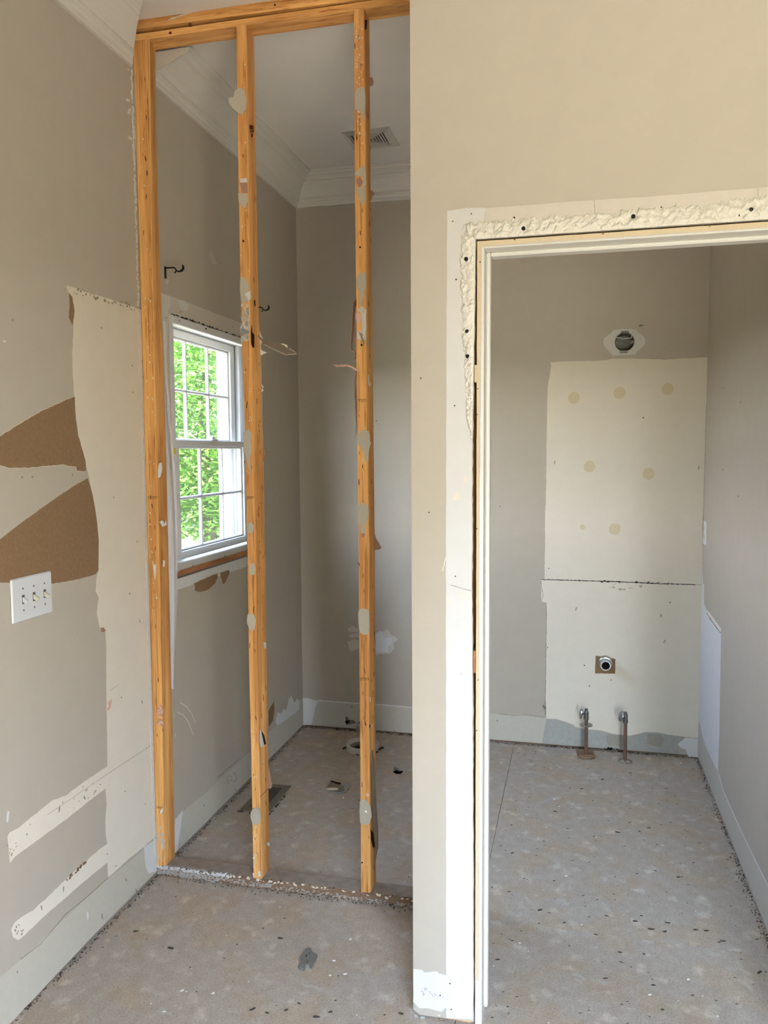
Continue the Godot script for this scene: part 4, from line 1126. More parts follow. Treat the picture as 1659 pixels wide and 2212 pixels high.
func framing():
	var S1 := stud("leftmost bare stud, against the torn left wall", [[0.038, 0.002, 0.036, 0.036], [0.35, 0.002, 0.0385, 0.0385], [0.65, 0.002, 0.043, 0.040], [1.08, 0.002, 0.046, 0.042], [1.5, 0.002, 0.046, 0.044], [1.9, 0.002, 0.050, 0.044], [2.28, 0.002, 0.051, 0.039], [2.55, 0.002, 0.057, 0.039], [2.75, 0.002, 0.060, 0.040], [2.987, 0.002, 0.063, 0.045]])
	var S2 := stud("middle bare stud, passing in front of the window's far edge", [[0.038, 0.387, 0.421, 0.420], [0.5, 0.387, 0.419, 0.422], [0.85, 0.3855, 0.418, 0.423], [1.23, 0.388, 0.418, 0.424], [1.57, 0.388, 0.4155, 0.423], [1.9, 0.383, 0.418, 0.420], [2.05, 0.381, 0.4145, 0.416], [2.46, 0.381, 0.418, 0.4155], [2.987, 0.383, 0.419, 0.417]])
	var S3 := stud("bare stud nearest the doorway wall, with shredded paper on its left edge", [[0.038, 0.790, 0.826, 0.826], [0.5, 0.791, 0.8255, 0.829], [0.89, 0.791, 0.828, 0.829], [1.24, 0.792, 0.829, 0.830], [1.57, 0.791, 0.826, 0.828], [1.9, 0.789, 0.825, 0.827], [2.03, 0.791, 0.826, 0.827], [2.43, 0.789, 0.828, 0.824], [2.987, 0.791, 0.825, 0.824]])
	var st := mesh()
	box(st, Vector3(0.0, 0.0, -0.077), Vector3(1.08, 0.038, 0.0), 0.003)
	var sole := thing("sole_plate", "dusty timber plate lying on the floor under the studs", "sole plate", Vector3(0.54, 0, -0.04))
	obj("timber", st, mats.sill_wood, sole)
	st = mesh()
	slab(st, rough(pts([0.002, 0.003, 1.079, 0.003, 1.079, 0.073, 0.002, 0.073]), 0.015, 0.0015), Transform3D(FLOOR_FACE.basis, Vector3(0, 0.038, 0)), -0.001, 0.0008)
	obj("dust_layer", st, mats.dusty_wood, sole)
	var TOP := Transform3D(FLOOR_FACE.basis, Vector3(0, 0.038, 0))
	specks(sole, "plaster_crust", STUD_FACE, [0.005, 0.022, 0.12, 0.018, 0.26, 0.014], 420, 0.013, 0.0045, mats.crust, 0.0022)
	specks(sole, "plaster_crust", STUD_FACE, [0.24, 0.020, 0.5, 0.014, 0.8, 0.010, 1.07, 0.008], 360, 0.009, 0.0045, mats.crust, 0.0018)
	specks(sole, "plaster_crust", STUD_FACE, [0.26, 0.034, 0.5, 0.034, 1.07, 0.032], 60, 0.004, 0.006, mats.cream_board, 0.0020)
	specks(sole, "plaster_crust", STUD_FACE, [0.005, 0.034, 0.3, 0.034], 120, 0.005, 0.006, mats.primer_white, 0.0024)
	specks(sole, "grime_speck", STUD_FACE, [0.0, 0.005, 0.5, 0.004, 1.07, 0.003], 90, 0.005, 0.004, mats.edge_grey, 0.0026)
	specks(sole, "grime_speck", TOP, [0.02, 0.002, 0.4, 0.003, 1.0, 0.002], 60, 0.004, 0.004, mats.edge_grey, 0.0016)
	specks(sole, "plaster_crust", TOP, [0.01, 0.004, 0.12, 0.006, 0.3, 0.004], 80, 0.006, 0.005, mats.crust, 0.002)
	st = mesh()
	box(st, Vector3(0.0, 2.987, -0.077), Vector3(1.08, 3.009, 0.0), 0.002)
	var top := thing("top_plate", "lower timber plate nailed across the heads of the studs", "top plate", Vector3(0.54, 2.987, -0.04))
	obj("timber", st, mats.plate_wood, top)
	st = mesh()
	var head := pts([-0.077, 0.0, -0.001, 0.0, -0.001, 0.037, -0.077, 0.037])
	var H0 := []
	var H1 := []
	for q in head:
		H0.append(Vector3(0.0, 3.062 - (0.037 - q.y), q.x))
		H1.append(Vector3(1.08, 3.062 - (0.037 - q.y) - (0.013 if q.y < 0.01 else 0.0), q.x))
	moulding(st, head, H0, H1, Vector3(0, 0, 1), Vector3.UP)
	var cap := thing("cap_plate", "upper timber plate under the ceiling, above the dark slit", "top plate", Vector3(0.54, 3.022, -0.04))
	obj("timber", st, mats.plate_wood, cap)
	st = mesh()
	box(st, Vector3(0.0, 3.0092, -0.077), Vector3(1.08, 3.026, -0.066))
	obj("slit_filler", st, mats.plate_wood, cap)
	patches(cap, "torn_paper", STUD_FACE, [pts([0.1353, 3.038, 0.1531, 3.044, 0.1742, 3.046, 0.2046, 3.051, 0.2348, 3.054, 0.2382, 3.052, 0.2069, 3.048, 0.1694, 3.042, 0.1459, 3.038]), pts([0.0327, 3.054, 0.0708, 3.053, 0.1087, 3.054, 0.1417, 3.053, 0.1931, 3.053, 0.2394, 3.054, 0.29, 3.053, 0.336, 3.054, 0.3361, 3.057, 0.028, 3.057])], mats.cream_board, 0.002)
	patches(cap, "nail_hole", STUD_FACE, [ring(Vector2([0.5232, 3.037][0], [0.5232, 3.037][1]), 0.0032, 0.0032, 10)], mats.black_iron, 0.0012)
	patches(top, "wood_scar", STUD_FACE, [pts([0.1377, 2.998, 0.1472, 3.001, 0.1493, 2.992, 0.1399, 2.992]), pts([0.213, 3.017, 0.2223, 3.018, 0.2243, 3.007, 0.2151, 3.007])], mats.ink_brown, 0.0006)

	# scraps on the first stud
	patches(S1, "paint_scrape", STUD_FACE, [pts([0.0569, 1.535, 0.0675, 1.538, 0.0699, 1.516, 0.0616, 1.488, 0.0516, 1.482, 0.0512, 1.51]), pts([0.0517, 1.325, 0.0643, 1.331, 0.0731, 1.314, 0.0767, 1.334, 0.0811, 1.314, 0.0636, 1.307]), pts([0.0631, 1.187, 0.071, 1.184, 0.0654, 1.161, 0.0605, 1.164]), pts([0.0194, 1.185, 0.0252, 1.168, 0.0334, 1.171, 0.0338, 1.146, 0.0278, 1.111, 0.0243, 1.14]), pts([0.0202, 0.2467, 0.0354, 0.265, 0.0317, 0.2479, 0.0218, 0.2379])], mats.primer_white, 0.0008)
	specks(S1, "plaster_speck", STUD_FACE, [0.012, 0.06, 0.02, 0.18, 0.03, 0.10], 36, 0.012, 0.008, mats.base_strip, 0.001)
	specks(S1, "plaster_speck", STUD_FACE, [0.02, 1.0, 0.03, 1.6, 0.03, 2.2, 0.03, 2.9], 46, 0.015, 0.004, mats.cream_board, 0.0008)
	streaks(S1, STUD_FACE, [0.03, 0.2, 0.03, 1.2, 0.03, 2.0, 0.04, 2.9], 30, 0.014)
	finger_joint(S1, 0.008, 0.036, 0.265)
	finger_joint(S1, 0.008, 0.046, 1.415)
	st = mesh()
	for k in 9:
		var p := []
		var at := Vector3(0.033 + rng.randf_range(-0.004, 0.006), 0.615 + rng.randf_range(-0.03, 0.03), 0.0015)
		for i in 5:
			p.append(at + Vector3(rng.randf_range(-0.010, 0.012), 0.012 - 0.006 * i + rng.randf_range(-0.004, 0.004), rng.randf_range(0, 0.008)))
		tube(st, p, [0.001, 0.0035, 0.0045, 0.0035, 0.001], 7)
	obj("insulation_tuft", st, mats.insulation, S1).set_meta("label", "pink tuft of insulation")

	# scraps on the second stud
	var greys := [
		[0.3763, 2.781, 0.3934, 2.79, 0.41, 2.78, 0.4141, 2.762, 0.4165, 2.742, 0.4143, 2.717, 0.3999, 2.701, 0.3804, 2.713, 0.3638, 2.727, 0.3539, 2.743, 0.3514, 2.759, 0.3702, 2.761],
		[0.3803, 2.445, 0.4143, 2.444, 0.4166, 2.419, 0.4048, 2.394, 0.3964, 2.4, 0.3826, 2.419], [0.3823, 2.167, 0.3952, 2.167, 0.4057, 2.155, 0.4129, 2.139, 0.4147, 2.125, 0.4093, 2.121, 0.4005, 2.112, 0.4088, 2.096, 0.4074, 2.081, 0.3881, 2.081, 0.3838, 2.085, 0.3804, 2.125],
		[0.3833, 1.641, 0.3985, 1.65, 0.4121, 1.64, 0.4129, 1.623, 0.4091, 1.612, 0.4118, 1.568, 0.4025, 1.554, 0.3905, 1.554, 0.385, 1.579], [0.3936, 1.557, 0.4067, 1.554, 0.405, 1.529, 0.408, 1.495, 0.4, 1.517, 0.3944, 1.54],
		[0.3899, 1.32, 0.404, 1.33, 0.4159, 1.317, 0.4124, 1.295, 0.3971, 1.289, 0.3883, 1.303], [0.395, 1.183, 0.4132, 1.185, 0.4189, 1.164, 0.4124, 1.144, 0.3942, 1.146], [0.3853, 1.003, 0.4075, 1.007, 0.4165, 0.9833, 0.4095, 0.9472, 0.3906, 0.9493, 0.3816, 0.9758]]
	for g in greys:
		patch(S2, "paper_scrap", STUD_FACE, pts(g), mats.filler_grey, 0.0012, 0.006, 0.0006)
	patches(S2, "paper_scrap", STUD_FACE, [pts([0.3879, 2.48, 0.4122, 2.478, 0.4144, 2.446, 0.3946, 2.449])], mats.paper_brown, 0.0014)
	patches(S2, "white_scrap", STUD_FACE, [pts([0.3898, 2.493, 0.4125, 2.493, 0.4151, 2.48, 0.3896, 2.48]), pts([0.3973, 2.111, 0.4092, 2.117, 0.421, 2.119, 0.4166, 2.111, 0.4205, 2.103, 0.4194, 2.093, 0.4107, 2.085, 0.4067, 2.098, 0.4014, 2.102]), pts([0.4069, 0.0647, 0.415, 0.0672, 0.4163, 0.0486, 0.4081, 0.046]), pts([0.3857, 0.0573, 0.3905, 0.0548, 0.3886, 0.0404]), pts([0.392, 0.1271, 0.3946, 0.1274, 0.3916, 0.0769, 0.3884, 0.0765])], mats.primer_white, 0.0018)
	specks(S2, "scuffed_paint", STUD_FACE, [0.3975, 2.071, 0.3979, 2.035, 0.3971, 1.998], 90, 0.013, 0.007, mats.bare_board, 0.0006)
	specks(S2, "scuffed_paint", STUD_FACE, [0.3982, 2.002, 0.3957, 1.982, 0.3931, 1.96], 90, 0.013, 0.008, mats.primer_white, 0.0007)
	specks(S2, "plaster_speck", STUD_FACE, [0.40, 0.1, 0.40, 0.3, 0.40, 0.6], 34, 0.012, 0.004, mats.cream_board, 0.0008)
	specks(S2, "plaster_speck", STUD_FACE, [0.40, 1.2, 0.40, 1.95, 0.40, 2.9], 40, 0.014, 0.003, mats.cream_board, 0.0008)
	streaks(S2, STUD_FACE, [0.40, 0.1, 0.40, 1.2, 0.40, 2.9], 34, 0.015)
	finger_joint(S2, 0.389, 0.416, 1.418)
	finger_joint(S2, 0.389, 0.418, 0.298, 0.02)
	dots(S2, "knot", STUD_FACE, [[0.396, 2.287]], 0.004, mats.ink, 0.0006)
	st = mesh()
	var blob := pts([0.4019, 0.3056, 0.4131, 0.3021, 0.4207, 0.2828, 0.421, 0.2642, 0.4152, 0.245, 0.4022, 0.238, 0.3879, 0.2452, 0.3818, 0.2663, 0.3838, 0.2852])
	for k in 5:
		slab(st, Geometry2D.offset_polygon(blob, -0.0022 * k)[0], STUD_FACE, 0.0, 0.0025 + 0.0022 * sqrt(k))
	obj("adhesive_lump", st, mats.filler_grey, S2).set_meta("label", "thick grey lump of dried adhesive")
	var SIDE2 := Transform3D(LEFT_FACE.basis, Vector3(0.4225, 0, 0))
	patches(S2, "grade_stamp", SIDE2, [pts([0.0098, 2.67, 0.0435, 2.68, 0.0388, 2.665, 0.0091, 2.655]), pts([0.0116, 2.652, 0.029, 2.658, 0.0247, 2.65, 0.0139, 2.646]), pts([0.0333, 2.662, 0.0468, 2.665, 0.0438, 2.657, 0.0328, 2.653]), pts([0.0218, 2.646, 0.0381, 2.651, 0.0294, 2.636, 0.0213, 2.635])], mats.ink_brown, 0.0006)
	patches(S2, "split", SIDE2, [pts([-0.0039, 2.004, -0.0014, 1.981, 0.0151, 1.975, 0.013, 1.93, 0.0027, 1.929, -0.0095, 1.938, -0.0124, 1.983]), pts([0.0097, 0.5866, 0.0395, 0.5545, 0.0554, 0.5178, 0.0364, 0.5201, 0.0179, 0.5623]), pts([0.0222, 2.093, 0.0293, 2.092, 0.0326, 2.075, 0.0263, 2.071, 0.0202, 2.083])], mats.ink, 0.0007)  # dark patches: splits, and painted shade of gaps behind peeled paper
	patches(S2, "white_scrap", SIDE2, [pts([0.0021, 0.5892, 0.0111, 0.5831, 0.0364, 0.5201, 0.0083, 0.5213, -0.0011, 0.5538]), pts([0.0368, 0.1466, 0.053, 0.148, 0.0706, 0.1408, 0.0724, 0.1256, 0.0604, 0.1316, 0.0487, 0.1438]), pts([0.0506, 0.8939, 0.0708, 0.8861, 0.0731, 0.8671, 0.0573, 0.8679])], mats.primer_white, 0.0010)
	streaks(S2, SIDE2, [0.03, 0.1, 0.04, 1.2, 0.04, 2.8], 34, 0.028)
	patches(S2, "saw_line", SIDE2, [line([-0.0091, 0.3472, 0.0299, 0.3457, 0.07, 0.3427], 0.0012)], mats.ink, 0.0005)
	# torn drywall paper hanging off it
	st = mesh()
	var hang := pts([0.4038, 1.986, 0.4092, 1.983, 0.4264, 1.965, 0.4413, 1.947, 0.4565, 1.94, 0.4651, 1.934, 0.4758, 1.929, 0.493, 1.921, 0.508, 1.914, 0.5209, 1.908, 0.5403, 1.91, 0.5606, 1.91, 0.5533, 1.918, 0.5299, 1.932, 0.5257, 1.941, 0.5107, 1.946, 0.5, 1.947, 0.4805, 1.95, 0.459, 1.958, 0.4417, 1.964, 0.4244, 1.973, 0.4158, 1.982])
	slab(st, rough(hang, 0.006, 0.0007), Transform3D(Basis.IDENTITY, Vector3(0, 0, -0.060)), -0.0006, 0.0006)
	obj("torn_paper", st, mats.paper_dark, S2).set_meta("label", "loose strip of torn drywall paper")
	patches(S2, "paper_rim", Transform3D(Basis.IDENTITY, Vector3(0, 0, -0.0594)), [line([0.4413, 1.947, 0.4564, 1.939, 0.4651, 1.934, 0.4758, 1.929, 0.493, 1.921, 0.508, 1.914, 0.5209, 1.908, 0.5403, 1.909, 0.5606, 1.91, 0.5533, 1.918, 0.5341, 1.929], 0.0014), pts([0.5, 1.947, 0.5107, 1.947, 0.5236, 1.942, 0.5288, 1.932, 0.5256, 1.933, 0.5128, 1.942])], mats.cream_board, 0.0008, 0.0004)
	for q in [[0.4225, 1.92, 0.022, 0.010], [0.4225, 1.965, 0.010, 0.02], [0.4225, 1.80, 0.008, 0.010], [0.4225, 1.79, 0.006, 0.014]]:
		st = mesh()
		slab(st, rough(PackedVector2Array([Vector2(q[0] - 0.004, q[1] - q[3]), Vector2(q[0] + q[2] * 0.4, q[1] - q[3] * 0.4), Vector2(q[0] + q[2], q[1]), Vector2(q[0] + q[2] * 0.3, q[1] + q[3] * 0.6), Vector2(q[0] - 0.004, q[1] + q[3] * 1.6)]), 0.006, 0.001), Transform3D(Basis.IDENTITY, Vector3(0, 0, -0.076)), -0.001, 0.001)
		obj("white_scrap", st, mats.primer_white, S2)
	st = mesh()
	slab(st, rough(pts([0.4169, 1.59, 0.4279, 1.585, 0.4311, 1.562, 0.4233, 1.539, 0.416, 1.539]), 0.006, 0.0006), Transform3D(Basis.IDENTITY, Vector3(0, 0, -0.0765)), -0.001, 0.001)
	obj("torn_paper", st, mats.paper_brown, S2)
	st = mesh()
	slab(st, rough(pts([0.4185, 0.4344, 0.4262, 0.4099, 0.4305, 0.3788, 0.4358, 0.3603, 0.4326, 0.3458, 0.4249, 0.3403, 0.4202, 0.3494]), 0.006, 0.0006), Transform3D(Basis.IDENTITY, Vector3(0, 0, -0.0765)), -0.001, 0.001)
	obj("torn_paper", st, mats.paper_brown, S2)

	# scraps on the third stud
	greys = [[0.8025, 2.743, 0.826, 2.743, 0.8282, 2.694, 0.8243, 2.66, 0.8199, 2.636, 0.8159, 2.656, 0.8097, 2.669, 0.793, 2.678, 0.7943, 2.707, 0.7934, 2.727], [0.7896, 2.476, 0.8082, 2.492, 0.8188, 2.496, 0.8266, 2.493, 0.8288, 2.438, 0.8182, 2.432, 0.821, 2.454, 0.8132, 2.465, 0.8001, 2.467], [0.7971, 2.431, 0.8235, 2.434, 0.8259, 2.399, 0.8177, 2.37, 0.8073, 2.386],
		[0.7927, 2.134, 0.7964, 2.145, 0.8038, 2.156, 0.8147, 2.161, 0.8243, 2.15, 0.8253, 2.118, 0.8215, 2.1, 0.8057, 2.097, 0.7961, 2.106], [0.8028, 2.098, 0.8203, 2.099, 0.8189, 2.079, 0.8152, 2.07, 0.8126, 2.052, 0.8041, 2.054, 0.806, 2.078],
		[0.7915, 1.625, 0.8012, 1.64, 0.8152, 1.646, 0.8319, 1.638, 0.8357, 1.625, 0.835, 1.606, 0.8394, 1.601, 0.8314, 1.576, 0.8283, 1.539, 0.8171, 1.54, 0.8146, 1.571, 0.7952, 1.593], [0.7894, 1.387, 0.7991, 1.399, 0.8132, 1.401, 0.8283, 1.387, 0.828, 1.36, 0.8182, 1.327, 0.8152, 1.299, 0.8011, 1.296, 0.7985, 1.326, 0.7891, 1.348],
		[0.7903, 1.029, 0.798, 1.04, 0.8127, 1.042, 0.8273, 1.033, 0.8287, 0.9787, 0.8238, 0.9525, 0.8061, 0.9511, 0.7944, 0.9598, 0.7894, 0.9942], [0.7905, 0.3667, 0.8074, 0.3756, 0.8281, 0.3502, 0.832, 0.316, 0.8234, 0.2881, 0.8066, 0.2797, 0.7898, 0.2875, 0.7878, 0.3293]]
	for g in greys:
		patch(S3, "paper_scrap", STUD_FACE, pts(g), mats.filler_grey, 0.0013, 0.006, 0.0005)
	patches(S3, "paper_scrap", STUD_FACE, [pts([0.7974, 2.461, 0.8106, 2.46, 0.8184, 2.449, 0.813, 2.435, 0.8024, 2.433, 0.7946, 2.449]), pts([0.8011, 1.298, 0.8141, 1.299, 0.8123, 1.286, 0.8038, 1.285])], mats.paper_brown, 0.0010)
	patches(S3, "white_spot", STUD_FACE, [ring(Vector2([0.8112, 0.3305][0], [0.8112, 0.3305][1]), 0.0036, 0.0036, 12)], mats.white_spot, 0.0022)
	patches(S3, "white_scrap", STUD_FACE, [pts([0.7955, 2.038, 0.8065, 2.048, 0.8138, 2.049, 0.8174, 2.043, 0.8265, 2.036, 0.8244, 2.012, 0.8261, 1.984, 0.824, 1.961, 0.8243, 1.941, 0.8117, 1.939, 0.8019, 1.94, 0.7941, 1.943, 0.7939, 1.974, 0.8021, 1.965, 0.8121, 1.985, 0.8099, 2.018, 0.8027, 2.032])], mats.bare_board, 0.0010)
	patches(S3, "white_scrap", STUD_FACE, [pts([0.8136, 2.022, 0.8234, 2.031, 0.8254, 1.989, 0.8166, 1.943, 0.8129, 1.946]), pts([0.7948, 1.965, 0.8045, 1.958, 0.8032, 1.942, 0.7946, 1.944])], mats.primer_white, 0.0016)
	patches(S3, "pink_scrap", STUD_FACE, [pts([0.7881, 2.03, 0.8027, 2.027, 0.8111, 2.018, 0.8061, 1.997, 0.7999, 1.992, 0.7952, 2.002, 0.7903, 2.009]), pts([0.8121, 0.3948, 0.8211, 0.3966, 0.825, 0.3901, 0.819, 0.3845, 0.813, 0.3859])], mats.insulation, 0.0019)
	specks(S3, "scuffed_paint", STUD_FACE, [0.81, 2.55, 0.81, 2.75, 0.81, 2.93], 60, 0.013, 0.004, mats.cream_board, 0.0008)
	streaks(S3, STUD_FACE, [0.808, 0.1, 0.808, 1.2, 0.808, 2.9], 40, 0.015)
	finger_joint(S3, 0.793, 0.824, 1.745)
	finger_joint(S3, 0.793, 0.826, 0.80)
	dots(S3, "knot", STUD_FACE, [[0.806, 2.24], [0.7965, 0.1454], [0.8084, 1.924]], 0.0038, mats.ink, 0.0006)
	var SIDE3 := Transform3D(LEFT_FACE.basis, Vector3(0.8295, 0, 0))
	streaks(S3, SIDE3, [0.03, 0.1, 0.04, 1.2, 0.04, 2.8], 34, 0.028)
	# curls and shreds of drywall paper along its left edge
	st = mesh()
	var xl := 0.789
	strip(st, [Vector3(xl, 2.075, -0.030), Vector3(xl - 0.012, 2.06, -0.026), Vector3(xl - 0.014, 2.02, -0.024), Vector3(xl - 0.018, 1.96, -0.022), Vector3(xl - 0.021, 1.925, -0.018), Vector3(xl - 0.014, 1.905, -0.010), Vector3(xl - 0.002, 1.900, -0.006), Vector3(xl - 0.004, 1.888, -0.014), Vector3(xl - 0.010, 1.880, -0.022)], [Vector3(0, 0.002, 0.022), Vector3(0.003, 0.002, 0.022), Vector3(0.003, 0, 0.022), Vector3(0.003, 0, 0.021), Vector3(0.003, 0, 0.018), Vector3(0, 0.002, 0.014), Vector3(0, 0.003, 0.012), Vector3(0.002, 0.002, 0.010), Vector3(0.002, 0, 0.008)], 0.0012)
	obj("paper_curl", st, mats.paper_brown, S3).set_meta("label", "curled strip of brown drywall paper")
	st = mesh()
	strip(st, [Vector3(xl + 0.003, 1.845, 0.002), Vector3(xl - 0.004, 1.80, 0.001), Vector3(xl - 0.003, 1.76, 0.0), Vector3(xl - 0.001, 1.70, 0.0), Vector3(xl - 0.004, 1.64, -0.002), Vector3(xl - 0.008, 1.615, -0.004)], [Vector3(0.002, 0, 0.010), Vector3(0.002, 0, 0.012), Vector3(0.001, 0, 0.012), Vector3(0.001, 0, 0.010), Vector3(0.003, 0, 0.008), Vector3(0.001, 0, 0.003)], 0.0010)
	obj("torn_paper", st, mats.paper_brown, S3)
	st = mesh()
	tube(st, [Vector3(xl + 0.010, 1.838, 0.006), Vector3(xl - 0.012, 1.852, 0.012), Vector3(xl - 0.030, 1.858, 0.016), Vector3(xl - 0.048, 1.855, 0.016), Vector3(xl - 0.064, 1.858, 0.014), Vector3(xl - 0.080, 1.862, 0.012)], [0.006, 0.0055, 0.0045, 0.004, 0.003, 0.0006], 8, 0.6)
	for k in 12:
		var at := Vector3(xl - rng.randf_range(0.005, 0.07), 1.856, 0.014)
		tube(st, [at, at + Vector3(rng.randf_range(-0.006, 0.006), rng.randf_range(-0.004, 0.007), 0.003), at + Vector3(rng.randf_range(-0.010, 0.010), rng.randf_range(-0.010, 0.010), 0.004)], [0.0010, 0.0006, 0.0002], 5)
	obj("insulation_thread", st, mats.insulation, S3).set_meta("label", "pink fluffy thread of insulation")
	st = mesh()
	slab(st, rough(pts([0.7873, 1.943, 0.7703, 1.957, 0.7576, 1.963, 0.7527, 1.964, 0.7604, 1.95, 0.7652, 1.933, 0.7705, 1.926, 0.7798, 1.922, 0.7866, 1.923]), 0.004, 0.0005), Transform3D(Basis(Vector3.UP, 0.35) , Vector3(0, 0, 0.01)) * Transform3D(Basis.IDENTITY, Vector3(0.0, 0, 0.27)), 0.0, 0.0010)
	obj("torn_paper", st, mats.paper_grey, S3)
	for q in [[0.8217, 2.804, 0.8308, 2.807, 0.8366, 2.795, 0.8333, 2.781, 0.8258, 2.779, 0.8216, 2.78], [0.82, 2.442, 0.8298, 2.443, 0.8378, 2.431, 0.8296, 2.424, 0.8263, 2.41, 0.8198, 2.41], [0.8278, 1.298, 0.8329, 1.275, 0.8414, 1.261, 0.8534, 1.241, 0.8441, 1.233, 0.8285, 1.232]]:
		st = mesh()
		slab(st, rough(pts(q), 0.004, 0.0005), Transform3D(Basis.IDENTITY, Vector3(0, 0, -0.0755)), -0.001, 0.001)
		obj("paper_tab", st, mats.paper_brown, S3)
	st = mesh()
	var bx := 0.832
	strip(st, [Vector3(bx, 0.545, -0.012), Vector3(bx + 0.002, 0.50, -0.014), Vector3(bx + 0.003, 0.42, -0.020), Vector3(bx + 0.003, 0.33, -0.026), Vector3(bx + 0.006, 0.25, -0.036), Vector3(bx + 0.008, 0.18, -0.040), Vector3(bx, 0.13, -0.034)], [Vector3(0, 0.002, 0.008), Vector3(0, 0, 0.014), Vector3(0, 0, 0.018), Vector3(0, 0, 0.024), Vector3(0, 0, 0.024), Vector3(0, 0, 0.014), Vector3(0, 0, 0.002)], 0.0012)
	obj("torn_paper", st, mats.paper_grey, S3)
	patches(S3, "split", SIDE3, [pts([-0.0135, 0.6474, -0.0025, 0.6378, 0.0033, 0.6279, -0.0088, 0.6282, -0.0161, 0.6385]), pts([-0.0077, 0.2715, 0.0218, 0.2453, 0.0439, 0.1858, 0.0249, 0.1892, -0.0019, 0.2328]), pts([-0.0029, 2.95, 0.023, 2.962, 0.012, 2.927, -0.0077, 2.919])], mats.ink, 0.0007)  # splits and the shade behind loose paper, painted as dark patches
	patches(S3, "white_scrap", SIDE3, [pts([-0.0135, 0.6493, 0.0013, 0.6374, 0.0187, 0.6275, 0.0049, 0.6274, -0.0088, 0.6292, 0.0012, 0.6335]), pts([-0.0046, 1.826, 0.0074, 1.825, 0.0208, 1.8, 0.0445, 1.8, 0.0204, 1.788, 0.0065, 1.792]), pts([-0.0071, 0.7386, 0.0019, 0.7349, 0.0014, 0.7185, -0.0061, 0.7228])], mats.cream_board, 0.0014)
	# clear plastic sheet tucked behind the first stud
	var film := thing("plastic_sheet", "strip of translucent plastic hanging behind the leftmost stud", "plastic sheet", Vector3(0.04, 0.7, -0.1))
	st = mesh()
	var rows := [[2.05, 0.040], [1.82, 0.045], [1.65, 0.057], [1.48, 0.068], [1.36, 0.071], [1.25, 0.070], [1.13, 0.067], [1.02, 0.064], [0.90, 0.055], [0.78, 0.046], [0.68, 0.039]]
	var grid := []
	for r in rows:
		var row := []
		for k in 9:
			var t := k / 8.0
			row.append(Vector3(lerpf(0.012, r[1], t), r[0], -0.100 - 0.006 * sin(t * 9.0 + r[0] * 2.0)))
		grid.append(row)
	for i in grid.size() - 1:
		for k in 8:
			var q := [grid[i][k], grid[i][k + 1], grid[i + 1][k + 1], grid[i + 1][k]]
			var n: Vector3 = (q[1] - q[0]).cross(q[3] - q[0]).normalized()
			n = n if n.z > 0 else -n
			quad(st, q[0], q[1], q[2], q[3], n)
	obj("sheet", st, mats.film, film)


# ---------------------------------------------------------------- fittings on walls and ceiling

